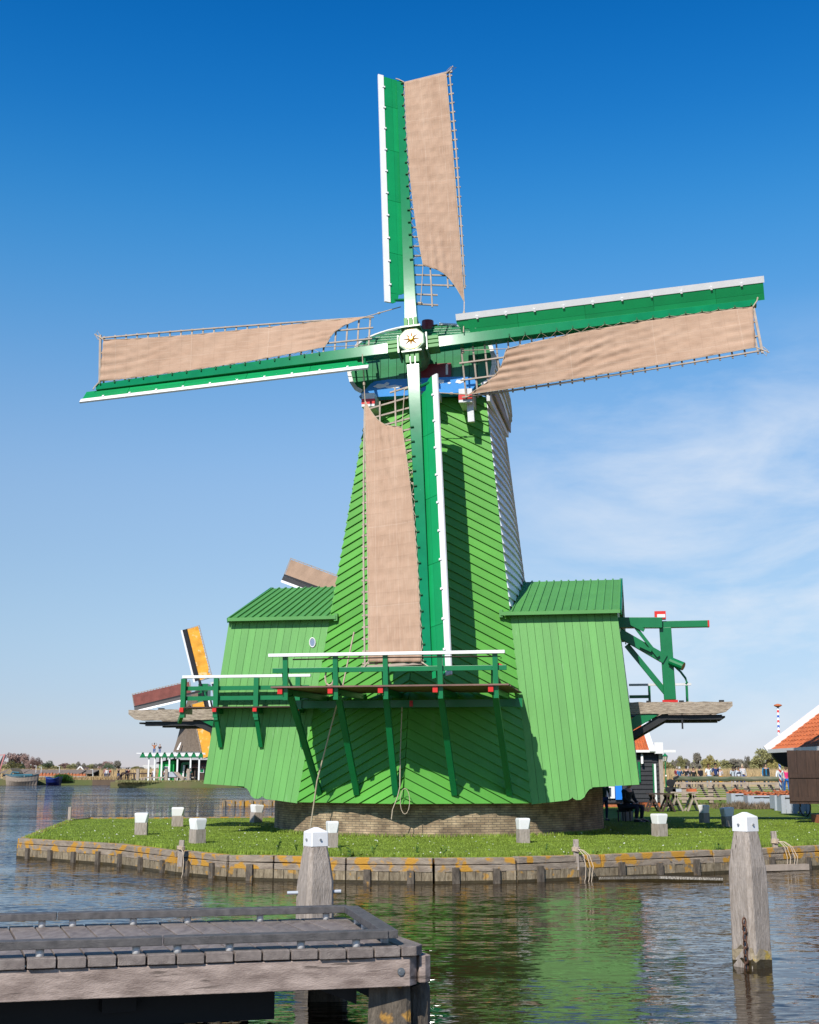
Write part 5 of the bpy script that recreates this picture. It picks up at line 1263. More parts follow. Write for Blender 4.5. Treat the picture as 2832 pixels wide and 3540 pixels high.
mb = MB(); mb.prism([(a-.6, -.9, F2(0, 2655).z), (a-.2, 1.3, F2(0, 2642).z), (b, 1.3, F2(0, 2642).z), (b, -.9, F2(0, 2655).z)], (0, 0, .15)); mb.build('tiled_roof', scene_mat('faded_tile', (.22, .1, .08)), lo)
mb = MB(); x = F2(698, 0).x; mb.box(x-.35, x+.35, -.58, -.5, F2(0, 2671).z, F2(0, 2657).z); wn = mb.build('window', 'white', lo); mb = MB(); mb.box(x-.22, x+.22, -.62, -.58, F2(0, 2669).z, F2(0, 2659).z); mb.build('pane', 'deep', wn)
mb = MB()
q0 = F2(626, 2694); q1 = F2(630, 2640); q2 = F2(658, 2640); q3 = F2(640, 2694)
for a, b in ((q0, q1), (q1, q2), (q2, q3)): mb.beam(a, b, .3, .34)
hf = mb.build('green_tripod', 'deep', fm); mb = MB(); mb.beam(F2(632, 2696), F2(636, 2646), .26, .3); mb.beam(F2(620, 2697), F2(640, 2697), .3, .2); mb.build('white_post', 'white', hf)
# landing stage in front of the distant mill
ld = empty('landing_stage', onground(600, 181, .25), 0, 'low plank landing stage on posts before the distant mill', 'jetty'); k3 = 181/4400
mb = MB(); mb.box((505-600)*k3, (672-600)*k3, -1, 1, .45, .62); mb.build('deck', 'lath', ld)
for px in (485, 499, 508, 530, 560, 581, 612, 637, 655): 
    x = (px-600)*k3; h_ = 1.7 if px in (485, 581, 655) else .5; q = .2 if h_ > 1 else .14; mb = MB(); mb.box(x-q, x+q, -1.5, -1.1, -.9, h_); mb.build('landing_post', 'lath', ld)
mb = MB(); mb.prism([(-1.2, -1.2, .6), (.6, -1.2, .6), (-.0, -1.2, 1.3), (-.7, -1.2, 1.3)], (0, 1.5, 0)); mb.build('tarpaulin', 'crate', ld)
mb = MB(); mb.prism([(.2, -1.25, 1.3), (.8, -1.25, 1.3), (2.0, -1.25, .1), (1.4, -1.25, .1)], (0, .3, 0)); mb.build('ramp', 'lath', ld)
def pb2(): 
    px = rng.uniform(400, 760); p = Q(px, 172.5+rng.random(), .2); return p.x, p.y, .2
tag(blades('bank_grass', 3000, pb2, .30, .06, 'olive', .4), 'grass on the bank below the distant mill', 'grass', kind='stuff')
# small piled pier between the bank and the green wing
pier = empty('stub_pier', onz(828, 2786, -.5), .1, 'short timber-faced stub pier in the water left under the green wing', 'pier')
mb = MB(); mb.box(-1.1, 8, -.3, .9, -.4, .35); mb.build('deck', 'cop', pier)
for i in range(8): mb = MB(); mb.box(-1.05+i*.6, -.9+i*.6, -.42, -.3, -.4, .38); mb.build('pier_post', 'bulk', pier)
# second distant mill, only one sail rises over the left wing roof
D4 = 130.; k4 = D4/4400
def F4(px, py): return Vector(((px-1300)*k4, 0, (HZ-py)*k4+CAMH))
m4 = empty('windmill', onground(1300, D4, 0), 0, 'windmill hidden behind the green one, one brown sail showing above the left wing roof', 'windmill')
mb = MB(); mb.rings([[(w_*math.cos(math.pi/8+i*math.pi/4), 4+w_*math.sin(math.pi/8+i*math.pi/4), z) for i in range(8)] for w_, z in ((4.0, 0), (3, 6), (2.2, 13.5))]); mb.build('thatched_body', 'thatch', m4)
mb = MB(); mb.lathe([(2.3, 13.4), (2.4, 14.5), (1.8, 16.5), (.5, 17.6)], (0, 4, 0), 12); mb.build('cap', 'thatch', m4)
HB = F4(1300, 2112)+Vector((0, .8, 0)); an = math.atan2(2112-1990, -(1300-972)); Lb = math.hypot(2112-1990, 1300-972)*k4
far_sail(m4, HB, an, Lb, 'cloth', tilt=0.02)
for q in (1, 2, 3): far_sail(m4, HB, an+q*math.pi/2, Lb, 'cloth', tilt=0.02) if q == 2 else None
# ================================================================== RIGHT SIDE: houses, rack, crates, tables
def tiled(mb, a, b, c, d, nu, nv):   # a->b along eave, a->d up the slope; pantile relief
    a, b, c, d = map(Vector, (a, b, c, d)); nrm = (b-a).cross(d-a).normalized()
    if nrm.z < 0: nrm = -nrm
    i0 = len(mb.v); U_ = nu*6
    for j in range(nv*2+1):
        v = (j//2+(j % 2)*.98)/nv if j < nv*2 else 1.
        for i in range(U_+1):
            u = i/U_; p = (a*(1-u)+b*u)*(1-v)+(d*(1-u)+c*u)*v
            h = .03*math.sin(2*math.pi*i/6)+(.03 if j % 2 == 0 else 0.)
            mb.v.append(tuple(p+nrm*h))
    for j in range(nv*2):
        for i in range(U_): q = i0+j*(U_+1)+i; mb.f.append((q, q+1, q+U_+2, q+U_+1))
# black timber house behind the right wing
h1 = empty('house', onz(2180, 2790), 0, 'black clapboard house with orange tiled roof and blue shutter behind the right wing', 'house')
DY = h1.location.y; k = DY/4400
def HX(px): return onground(px, DY, 0).x-h1.location.x
xl, xr = HX(2030), HX(2286)
mb = MB()
for (a0, a1, b0, b1) in ((xl, HX(2072), 0.4, 2.75), (HX(2128), xr, .25, 2.75), (HX(2072), HX(2128), 1.0, 2.75), (HX(2072), HX(2128), .2, .42)):
    clapboard(mb, [(a0, b0), (a1, b0), (a1, b1), (a0, b1)], lambda p: p[1], .22, lambda s, z, o: (s, -o, z), .05, .004)
wl1 = mb.build('wall', 'black', h1)
mb = MB(); clapboard(mb, [(0, .2), (7, .2), (7, 2.75), (0, 2.75)], lambda p: p[1], .22, lambda s, z, o: (xr+o, s, z), .05); mb.box(xl, xr-.05, 6.8, 7, 0, 2.7); mb.build('side_wall', 'black', h1)
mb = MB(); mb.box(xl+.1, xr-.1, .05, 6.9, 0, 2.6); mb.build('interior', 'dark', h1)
mb = MB(); tiled(mb, (xl, -.35, 2.72), (xr-.55, -.35, 2.72), (xr-.55, 3.5, 5.2), (xl, 3.5, 5.2), 24, 10); mb.build('roof', 'tile', h1, fixn=False)
mb = MB(); mb.prism([(xl, 7.3, 2.6), (xl, 3.5, 5.1), (xl, -.3, 2.6)], (xr-xl-.6, 0, 0)); mb.build('roof_frame', 'inner', h1)
mb = MB(); mb.beam((xr-.42, -.5, 2.70), (xr-.42, 3.5, 5.3), .28, .06); mb.beam((xr-.42, 7.4, 2.7), (xr-.42, 3.5, 5.3), .28, .06); each(mb, 'barge_board', 'white', h1)
mb = MB(); mb.box(xl, xr+.0, -.42, -.34, 2.66, 2.78); mb.box(xr-.3, xr+.12, -.45, -.30, 2.60, 3.15); mb.box(xr, xr+.75, -.42, -.36, 2.66, 2.78); mb.build('white_gutter', 'white', h1)
mb = MB(); mb.box(xr-.05, xr+.14, -.16, 0, 0, 2.9); mb.build('corner_post', 'woodv', h1)
mb = MB(); mb.box(HX(2263)-.04, HX(2263)+.04, -.1, -.06, .5, 2.1); mb.box(HX(2213)-.06, HX(2213)+.06, -.12, -.05, 1.2, 2.2); mb.build('green_trim', 'deep', h1)
mb = MB(); mb.box(HX(2268)-.05, HX(2268)+.05, -.14, -.06, .0, 2.1); mb.beam((HX(2225), -.08, 2.66), (HX(2222), -.3, 2.1), .1, .1); mb.build('white_trim', 'white', h1)
mb = MB(); x0, x1 = HX(2072), HX(2126)
for b in ((x0, x0+.1, .42, 1.0), (x1-.17, x1, .42, 1.0), (x0+.1, x1-.17, .42, .5), (x0+.1, x1-.17, .94, 1.0)): mb.box(b[0], b[1], -.12, -.02, b[2], b[3])
wn = mb.build('window', 'white', h1); mb = MB(); mb.box(x0+.1, x1-.17, -.05, -.03, .5, .94); mb.build('pane', 'glass', wn)
mb = MB(); mb.box(HX(2128), HX(2151), -.16, -.1, .36, 1.3); mb.build('blue_shutter', mat('bright_blue', (.01, .20, .75), .5, .05), h1)
mb = MB(); mb.box(xl, xr, -.06, 0, 0, .2); mb.build('plinth', 'brk', h1)
e = empty('plank_bench', onz(2130, 2803), 0, 'low reddish plank bench on the grass behind the brick base', 'bench'); mb = MB(); mb.box(-1., 1.5, -.2, .2, .28, .36); mb.build('seat', 'tile', e)
for x in (-.8, 1.2): mb = MB(); mb.box(x-.08, x+.08, -.18, .18, 0, .28); mb.build('leg', 'brown', e)
# tiled house at the right edge
h2 = empty('house', (14.45, 46.0, 0), 0, 'dark timber house with white-edged orange tile roof cut off by the right edge', 'house')
def A(px, py, Y): p = atY(px, py, Y); return Vector((p.x-14.45, p.y-46., p.z))
e0 = A(2662, 2594, 52.0); e1 = Vector((e0.x-.05, -18, e0.z)); 
sl = Vector((4.3, 0, 2.75)) 
t0 = A(2832, 2466, 52.0); sl = (t0-e0).normalized()*7.0
mb = MB(); tiled(mb, e1, e0, e0+sl, e1+sl, 60, 24); rf = mb.build('roof', 'tile', h2, fixn=False)
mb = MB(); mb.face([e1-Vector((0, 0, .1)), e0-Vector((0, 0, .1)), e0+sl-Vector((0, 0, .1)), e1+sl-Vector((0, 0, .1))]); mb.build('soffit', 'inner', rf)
mb = MB(); q = e0+Vector((-.15, .06, .03)); mb.beam(q, q+sl*1.0, .10, .3, up=(0, 0, 1)); mb.build('barge_board', 'white', rf)
mb = MB(); mb.beam(e0+Vector((-.02, 0, -.03)), e1+Vector((-.02, 0, -.03)), .16, .15); mb.build('white_gutter', 'white', rf)
mb = MB(); z = e0.z-.12
pl = [A(2668, 2600, 51.8), A(2676, 2618, 51.8), A(2690, 2634, 51.8), A(2710, 2648, 51.8), A(2740, 2656, 51.8), A(2860, 2656, 51.8), A(2860, 2596, 51.8)]
mb.prism(pl, (0, .25, 0)); mb.build('curved_gable', 'black', h2)
mb = MB(); mb.box(.0, 6, -.2, 0, .42, 2.5); mb.box(0, .2, -.9, 0, .42, 2.5); mb.box(0., .2, -8, -.9, .42, .62); mb.box(0, .2, -8, -2.2, .42, 2.5); mb.build('wall', 'brown', h2)
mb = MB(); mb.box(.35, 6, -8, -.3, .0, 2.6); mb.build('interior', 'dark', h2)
mb = MB(); mb.box(-.06, .05, -.98, -.86, .62, 2.55); mb.box(-.06, .05, -.98, -2.2, .62, .72); mb.build('window_frame', 'white', h2)
# open plank shutter facing the viewer
xs0 = A(2726, 2700, 45.1).x; mb = MB(); n = 4
for i in range(n): a = xs0+(-.02-xs0)*i/n; mb.box(a+.004, a+(-.02-xs0)/n-.004, -.93, -.89, A(0, 2779, 45.1).z, A(0, 2594, 45.1).z)
sh = mb.build('open_shutter', 'brown', h2); mb = MB()
for py in (2682, 2763): z = A(0, py, 45.1).z; mb.box(xs0+.02, -.03, -.96, -.93, z-.07, z+.07)
each(mb, 'batten', 'brown', sh)
mb = MB(); mb.box(-.3, 6, -8, .05, 0, .28); mb.build('brick_plinth', 'brk', h2)
# striped pole
def stripe_mat():
    m, t, b = new_mat('striped_pole'); g = nn(t, 'ShaderNodeTexCoord'); s = nn(t, 'ShaderNodeSeparateXYZ'); t.links.new(g.outputs['Object'], s.inputs[0])
    at = mth(t, 'ARCTAN2', s.outputs[1], s.outputs[0]); v = mth(t, 'FRACT', mth(t, 'ADD', mth(t, 'MULTIPLY', s.outputs[2], 1.9), mth(t, 'MULTIPLY', at, 1/6.2832)), 0)
    r = nn(t, 'ShaderNodeValToRGB'); r.color_ramp.interpolation = 'CONSTANT'; e = r.color_ramp.elements; e[0].position = 0; e[0].color = (.6, .03, .03, 1); e[1].position = .25; e[1].color = (.8, .8, .8, 1); x = e.new(.5); x.color = (.02, .08, .4, 1); y = e.new(.75); y.color = (.8, .8, .8, 1)
    t.links.new(v, r.inputs[0]); t.links.new(r.outputs[0], b.inputs['Base Color']); return m
e = empty('flagpole', onground(2701, 68, 0), 0, 'tall pole with spiral red, white and blue stripes and a brown disc on top', 'pole')
mb = MB(); mb.tube([(0, 0, 0), (.05, 0, 2.5), (.12, 0, 5.1)], .07, 12, .055); mb.build('shaft', stripe_mat(), e, True); mb = MB(); mb.lathe([(.06, 0), (.22, .08), (.2, .13), (.05, .18)], (.12, 0, 5.05), 14); mb.build('top_disc', 'tile', e)
# street lamp
e = empty('street_lamp', onground(2304, 104, .3), 0, 'green lantern street lamp at the left end of the walkers', 'street lamp')
mb = MB(); mb.tube([(0, 0, 0), (0, 0, .8)], .07, 10); mb.tube([(0, 0, .8), (0, 0, 2.15)], .045, 10); mb.build('pole', 'deep', e)
mb = MB(); mb.lathe([(.11, 2.2), (.20, 2.58)], (0, 0, 0), 6); ln = mb.build('lantern', mat('lantern_glass', (.55, .48, .38), .3), e)
mb = MB(); mb.lathe([(.24, 2.58), (.22, 2.62), (.08, 2.75), (.03, 2.82), (.01, 2.86)], (0, 0, 0), 6)
for i in range(6): a = i*math.pi/3; mb.beam((.115*math.cos(a), .115*math.sin(a), 2.2), (.205*math.cos(a), .205*math.sin(a), 2.58), .02, .02)
mb.lathe([(.05, 2.15), (.13, 2.2)], (0, 0, 0), 6); mb.build('lantern_frame', 'deep', e)
mb = MB(); mb.box(-.06, .06, -.09, -.07, 1.0, 1.12); mb.build('sticker', 'white', e)
# drying rack
a = onz(2325, 2790); YR = 71.; X0 = onground(2332, YR).x; X1 = onground(2705, YR-2).x
e = empty('drying_rack', (X0, YR, 0), math.atan2(-2, X1-X0), 'weathered slatted rack with mossy green top roll in front of the walkers', 'rack'); L_ = math.hypot(X1-X0, 2)
zr = CAMH-(2692-HZ)/4400*YR
mb = MB(); n = 24; mb.tube([(L_*i/n, 0, zr+.02+random.uniform(-.015, .015)+.02*math.sin(i)) for i in range(n+1)], .13, 9); mb.build('top_roll', mat('mossy_wood', (.045, .085, .035), .9, 0, 1.5, (1, 4, 4), bump=.6, col2=(.22, .2, .14)), e)
mb = MB(); mb.beam((0, -.05, zr-.22), (L_, -.05, zr-.22), .1, .12); mb.build('top_beam', 'lath', e)
for x in (.55, L_*.35, L_*.68, L_*.965):
    mb = MB(); mb.box(x-.13, x+.13, -.15, .1, -.1, zr-.15); mb.build('post', 'lath', e)
for i in range(8):
    x = L_*(.14+.108*i); mb = MB(); mb.beam((x, -.0, zr-.28), (x+.55, -.75, .22), .1, .1); mb.build('slanted_brace', 'black', e)
mb = MB()
for i in range(7): t = i/6; mb.beam((.3, -.1-.62*t, zr-.36-(zr-.72)*t), (L_, -.1-.62*t, zr-.36-(zr-.72)*t), .03, .035)
mb.beam((.4, -.75, .30), (L_*.75, -.75, .30), .12, .12); mb.build('slats', 'lath', e)
# crates with bricks near the house
def crate(x0, x1, ytop, ybase, label):
    a = onz((x0+x1)/2, ybase); k = a.y/4400; w_ = (x1-x0)*k; h_ = (ybase-ytop)*k
    e = empty('brick_crate', a, rng.uniform(-.06, .06), label, 'crate', 'grey crates of loose bricks by the right house'); q = w_/2
    mb = MB(); mb.box(-q, q, 0, .9, .08, h_); mb.build('box', 'crate', e)
    mb = MB(); mb.box(-q*.82, q*.82, -.02, 0, .16, h_*.86); mb.build('panel', M['crate'], e); mb = MB(); mb.box(-q*.55, q*.55, -.05, -.02, h_*.80, h_*.87); mb.build('slot', 'dark', e)
    for s in (-.85, 0, .85): mb = MB(); mb.box(q*s-.09, q*s+.09, -.04, .1, 0, h_*.98); mb.build('foot', 'crate', e)
    mb = MB(); r_ = rng
    for i in range(int(w_*34)):
        x, y = r_.uniform(-q*.9, q*.9), r_.uniform(.05, .85); z = h_+.02+.16*r_.random()*(1-abs(x)/q*.3); c = Vector((x, y, z)); d = Vector((r_.uniform(-1, 1), r_.uniform(-1, 1), r_.uniform(-.3, .3))).normalized(); mb.beam(c-d*.1, c+d*.1, .09, .06)
    mb.box(-q*.94, q*.94, .04, .86, h_*.6, h_+.01); mb.build('loose_bricks', 'brk', e)
crate(2531, 2588, 2745, 2785, 'grey crate of bricks, leftmost and farthest of the row'); crate(2588, 2682, 2752, 2790, 'wide grey crate heaped with orange bricks in the middle of the row'); crate(2684, 2722, 2752, 2802, 'grey crate of bricks left of the open shutter'); crate(2708, 2745, 2752, 2812, 'tall grey crate closest to the lawn, below the open shutter'); crate(2746, 2800, 2762, 2813, 'grey crate half hidden behind the open shutter')
e = empty('wheel', onz(2787, 2822), .5, 'rusty iron wheel rim leaning behind the brick plinth', 'wheel'); mb = MB(); mb.tube([(0, .02*i/12+.28*math.cos(i*.2618), .36+.36*math.sin(i*.2618)) for i in range(25)], .03, 6); mb.build('rim', 'brown', e)
def scr():
    px = rng.choice([rng.gauss(2560, 22), rng.gauss(2640, 25), rng.uniform(2430, 2720)]); p = onz(px, 2790+rng.uniform(-4, 8)); return p.x, p.y, 0.
tag(blades('dry_weeds', 1500, scr, .30, .02, mat('dry_weed', (.17, .12, .07), .9, .4, 2., island=.4), .8), 'tangle of dry brown weeds in front of the crates', 'weeds', kind='stuff')
# water basin glimpsed behind the tables
mb = MB(); a = onz(2262, 2782); b = onz(2350, 2782); mb.box(a.x, b.x, a.y-2, a.y+10, -.02, .012); tag(mb.build('pond', bpy.data.materials['river_water']), 'sliver of ditch water behind the trestle tables', kind='structure')
# trestle tables
def trestle(x0, x1, ytop, ybase, label, saw=False):
    a = onz((x0+x1)/2, ybase); k = a.y/4400; w_ = (x1-x0)*k/2; h_ = (ybase-ytop)*k
    e = empty('trestle_table', a, 0, label, 'table', 'trestle work tables by the black house')
    mb = MB(); 
    for j in range(4): mb.box(-w_, w_*random.uniform(.93, 1), -.35+j*.2, -.17+j*.2, h_-.06, h_); 
    mb.build('table_top', 'lath' if saw else 'brown', e)
    for sx_ in (-.62, .62):
        for sg in (1, -1):
            for yy in (-.3, .35):
                mb = MB(); mb.beam((w_*sx_+sg*.28, yy, 0), (w_*sx_-sg*.06, yy, h_-.08), .09, .08); mb.build('leg', 'lath' if saw else 'brown', e)
        mb = MB(); mb.beam((w_*sx_-.2, .0, h_*.35), (w_*sx_+.2, .0, h_*.35), .07, .07); mb.build('tie', 'brown', e)
    return a, k, h_
trestle(2243, 2322, 2745, 2806, 'dark trestle table at the corner of the black house')
a, k, h_ = trestle(2318, 2412, 2740, 2804, 'weathered trestle table carrying the bench saw', True)
e = empty('bench_saw', a+Vector(((2330-2365)*k, 0, h_)), 0, 'dark bench saw standing on the weathered trestle table', 'saw')
mb = MB(); mb.box(-.3, .1, -.2, .2, 0, .2); mb.build('base', 'black', e); mb = MB(); mb.box(-.05, .35, -.2, .2, .0, .12); mb.build('bed', 'crate', e); mb = MB(); mb.beam((-.1, 0, .1), (.08, 0, .5), .12, .14); mb.tube([(-.1, -.12, .38), (-.1, .12, .38)], .17, 14); mb.beam((.05, 0, .55), (.3, 0, .68), .09, .1); mb.build('motor_head', 'black', e)
e = empty('wood_block', a+Vector(((2393-2365)*k, 0, h_)), .2, 'short reddish timber block lying on the weathered trestle table', 'block'); mb = MB(); mb.box(-.2, .2, -.1, .1, 0, .13); mb.build('block', 'tile', e)

# ================================================================== PEOPLE
def skin_obj(name, verts, edges, rad, m, par, root=0, sub=1):
    me = bpy.data.meshes.new(name); me.from_pydata(verts, edges, []); me.materials.append(m)
    o = bpy.data.objects.new(name, me); COL.objects.link(o); o.parent = par
    sk = o.modifiers.new('skin', 'SKIN'); sk.use_smooth_shade = True
    if not me.skin_vertices: me.skin_vertices.new() if hasattr(me.skin_vertices, 'new') else None
    for i, r_ in enumerate(rad):
        rr = r_ if isinstance(r_, tuple) else (r_, r_); me.skin_vertices[0].data[i].radius = rr; me.skin_vertices[0].data[i].use_root = (i == root)
    ss = o.modifiers.new('sub', 'SUBSURF'); ss.levels = sub; ss.render_levels = sub
    return o
SK = {}
def skinm(c):
    if c not in SK: SK[c] = mat('skin_tone', c, .6, .05)
    return SK[c]
def clothm(c):
    k = tuple(round(v, 3) for v in c)
    if k not in SK: SK[k] = mat('clothing', c, .85, .12, 9., bump=.2, bscale=20)
    return SK[k]
FAIR = (.48, .27, .19); TAN = (.30, .155, .09); DARK = (.12, .06, .04)
def person(loc, rz, shirt, legs, hair, label, H_=1.75, skin=FAIR, pose='walk', sleeve='short', hairlen=0, extra=None, phase=1, shorts=False):
    e = empty('person', loc, rz, label, 'person'); s = H_/1.75; e.scale = (s, s, s)
    ph = .16*phase if pose == 'walk' else .02
    sit = pose == 'sit'
    pz = .93 if not sit else .50
    J_ = {'pel': (0, 0, pz), 'wst': (0, .0, pz+.16), 'chs': (0, .0, pz+.36), 'nkb': (0, .01, pz+.50), 'nck': (0, 0, pz+.56), 'hd0': (0, -.015, pz+.62), 'hd1': (0, -.02, pz+.70), 'hd2': (0, -.005, pz+.79)}
    if sit:
        for q in ('wst', 'chs', 'nkb', 'nck', 'hd0', 'hd1', 'hd2'): v = J_[q]; J_[q] = (v[0], v[1]-.18*(v[2]-pz), v[2]-.02)
    V = []; I = {}
    def add(n_, p): I[n_] = len(V); V.append(p)
    for n_ in J_: add(n_, J_[n_])
    E_ = [(0, 1), (1, 2), (2, 3), (3, 4), (4, 5), (5, 6), (6, 7)]
    Rr = {'pel': (.15, .11), 'wst': (.13, .095), 'chs': (.155, .11), 'nkb': (.12, .08), 'nck': .052, 'hd0': (.062, .07), 'hd1': (.078, .095), 'hd2': (.06, .07)}
    add('nose', (0, -.115+J_['hd1'][1], J_['hd1'][2]-.015)); E_.append((I['hd1'], I['nose'])); Rr['nose'] = .014
    for sx_, nm in ((-1, 'l'), (1, 'r')):
        f = -sx_*ph
        add('hip'+nm, (sx_*.09, 0, pz-.04)); Rr['hip'+nm] = .095
        if sit: add('kn'+nm, (sx_*.13, -.44, .48)); add('an'+nm, (sx_*.13, -.40, .09)); add('to'+nm, (sx_*.14, -.58, .04))
        else: add('kn'+nm, (sx_*.105, f*.6-.03, .50)); add('an'+nm, (sx_*.10, f*1.3+.03, .085)); add('to'+nm, (sx_*.115, f*1.3-.14, .035))
        Rr['kn'+nm] = .058; Rr['an'+nm] = .038; Rr['to'+nm] = (.042, .032)
        E_ += [(I['pel'], I['hip'+nm]), (I['hip'+nm], I['kn'+nm]), (I['kn'+nm], I['an'+nm]), (I['an'+nm], I['to'+nm])]
        c = J_['nkb']
        add('sh'+nm, (sx_*.175, c[1], c[2]-.02)); Rr['sh'+nm] = .056
        g = sx_*ph
        if pose == 'arms_up': add('el'+nm, (sx_*.36, -.05, c[2]+.05)); add('wr'+nm, (sx_*.33, -.1, c[2]+.30)); add('ha'+nm, (sx_*.29, -.12, c[2]+.38))
        elif pose == 'folded' or sit: add('el'+nm, (sx_*.25, c[1]-.04, c[2]-.28)); add('wr'+nm, (sx_*.10, c[1]-.24, c[2]-.27 if not sit else c[2]-.40)); add('ha'+nm, (sx_*.02, c[1]-.27, c[2]-.25 if not sit else c[2]-.42))
        else: add('el'+nm, (sx_*.25, c[1]+g*.4+.02, c[2]-.29)); add('wr'+nm, (sx_*.27, c[1]+g-.05, c[2]-.54)); add('ha'+nm, (sx_*.265, c[1]+g*1.1-.08, c[2]-.63))
        Rr['el'+nm] = .038; Rr['wr'+nm] = .026; Rr['ha'+nm] = (.022, .036)
        E_ += [(I['nkb'], I['sh'+nm]), (I['sh'+nm], I['el'+nm]), (I['el'+nm], I['wr'+nm]), (I['wr'+nm], I['ha'+nm])]
    names = list(I); skin_obj('body', V, E_, [Rr[n_] for n_ in names], skinm(skin), e)
    def sub_(keys, ed, infl, nm, m):
        ix = {k_: i for i, k_ in enumerate(keys)}
        ra = []
        for k_ in keys:
            r_ = Rr[k_]; r_ = r_ if isinstance(r_, tuple) else (r_, r_); ra.append((r_[0]+infl, r_[1]+infl))
        return skin_obj(nm, [V[I[k_]] if not k_.startswith('*') else cust[k_] for k_ in keys], [(ix[a], ix[b]) for a, b in ed], ra, m, e)
    cust = {}
    if shirt:
        ks = ['wst', 'pel', 'chs', 'nkb']; ed = [('pel', 'wst'), ('wst', 'chs'), ('chs', 'nkb')]
        for nm in 'lr':
            ks += ['sh'+nm]; ed += [('nkb', 'sh'+nm)]
            if sleeve != 'none': ks += ['el'+nm]; ed += [('sh'+nm, 'el'+nm)]
            if sleeve == 'long': ks += ['wr'+nm]; ed += [('el'+nm, 'wr'+nm)]
        sub_(ks, ed, .016, 'shirt', clothm(shirt))
    ks = ['pel']; ed = []
    for nm in 'lr':
        ks += ['hip'+nm, 'kn'+nm]; ed += [('pel', 'hip'+nm), ('hip'+nm, 'kn'+nm)]
        if not shorts: ks += ['an'+nm]; ed += [('kn'+nm, 'an'+nm)]
    sub_(ks, ed, .012, 'trousers', clothm(legs))
    for nm in 'lr':
        q = V[I['an'+nm]]; r_ = V[I['to'+nm]]; mb = MB(); mb.rings([[(q[0]-.05, q[1]+.06, 0), (q[0]+.05, q[1]+.06, 0), (q[0]+.045, q[1]+.05, .09), (q[0]-.045, q[1]+.05, .09)], [(r_[0]-.055, r_[1]-.05, 0), (r_[0]+.055, r_[1]-.05, 0), (r_[0]+.045, r_[1]-.03, .055), (r_[0]-.045, r_[1]-.03, .055)]]); mb.build('shoe', 'dark', e)
    h0 = J_['hd1']; h1_ = J_['hd2']
    hv = [(h0[0], h0[1]+.035, h0[2]+.0), (h1_[0], h1_[1]+.01, h1_[2]-.02), (h1_[0], h1_[1]+.0, h1_[2]+.012)]; hr = [(.078, .075), (.083, .088), (.06, .065)]; he = [(0, 1), (1, 2)]
    if hairlen: hv.append((h0[0], h0[1]+.075, h0[2]-.12)); hv.append((h0[0], h0[1]+.08, h0[2]-.12-hairlen)); hr += [(.085, .05), (.06, .03)]; he += [(0, 3), (3, 4)]
    if hair: skin_obj('hair', hv, he, hr, clothm(hair), e, 1)
    if extra == 'backpack':
        mb = MB(); c = J_['chs']; mb.rings([[(x*.15*q_, c[1]+y, c[2]+z) for x, y in ((-1, .10), (1, .10), (1, .24), (-1, .24))] for q_, z in ((.8, -.28), (1., -.2), (1., .08), (.7, .17))]); mb.build('backpack_panel', clothm((.02, .02, .025)), e)
    if extra == 'white_bag':
        mb = MB(); c = J_['chs']; mb.rings([[(x*.15*q_, c[1]+y, c[2]+z) for x, y in ((-1, -.24), (1, -.24), (1, -.10), (-1, -.10))] for q_, z in ((.8, -.24), (1., -.16), (1., .1), (.7, .17))]); mb.build('bag', clothm((.6, .55, .55)), e)
    if extra == 'suspenders':
        mb = MB(); c = J_['chs']
        for q_ in (-1, 1): mb.beam((q_*.09, c[1]+.135, c[2]+.14), (-q_*.07, c[1]+.13, c[2]-.30), .03, .015, up=(0, 1, 0))
        mb.build('suspenders', clothm((.02, .03, .08)), e)
    if extra == 'vest':
        sub_(['wst', 'chs', 'nkb'], [('wst', 'chs'), ('chs', 'nkb')], .03, 'vest', clothm((.015, .02, .06)))
    if extra == 'coat':
        mb = MB(); c = J_['pel']; mb.rings([[(.2*math.cos(a_), .15*math.sin(a_), c[2]-.35) for a_ in [i*.5236 for i in range(12)]], [(.17*math.cos(a_), .13*math.sin(a_), c[2]+.15) for a_ in [i*.5236 for i in range(12)]]]); mb.build('coat_skirt', clothm(shirt), e)
    if extra == 'skirt':
        mb = MB(); c = J_['pel']; mb.rings([[(.21*math.cos(a_), .17*math.sin(a_), c[2]-.45) for a_ in [i*.5236 for i in range(12)]], [(.155*math.cos(a_), .12*math.sin(a_), c[2]+.1) for a_ in [i*.5236 for i in range(12)]]]); mb.build('skirt', clothm((.65, .32, .01)), e)
    if extra == 'jacket':
        mb = MB(); c = J_['chs']
        for q_ in (-1, 1): mb.rings([[(q_*.085, -.17, c[2]-.4), (q_*.2, -.12, c[2]-.4), (q_*.22, .13, c[2]-.4), (0, .16, c[2]-.4)], [(q_*.07, -.16, c[2]+.12), (q_*.2, -.08, c[2]+.1), (q_*.2, .1, c[2]+.1), (0, .14, c[2]+.14)]])
        mb.build('open_jacket', clothm((.02, .015, .015)), e)
    return e
PZ = .43; F_ = 0.; Bk = math.pi
def walker(px, head, *a, D=100., zb=PZ, **k):
    p = onground(px, D, zb); H_ = ((HZ-head)/4400*D+CAMH)-zb; H_ = min(1.88, max(1.5, H_)); return person(p, *a, H_=H_, **k)
G = lambda v: (v, v, v)
walker(2343, 2651, Bk+.3, (.20, .02, .03), (.02, .02, .03), (.3, .25, .2), 'person in maroon t-shirt and black trousers, leftmost walker on the dike', D=101)
walker(2352, 2652, Bk+.2, (.06, .17, .33), (.012, .013, .016), (.5, .48, .45), 'grey-haired person in blue shirt with dark suspenders, seen from behind', extra='suspenders', D=99)
walker(2375, 2651, Bk-.6, (.012, .013, .018), (.05, .09, .2), (.01, .01, .01), 'person in black t-shirt and blue jeans with black hair, left of the woman in black', D=99)
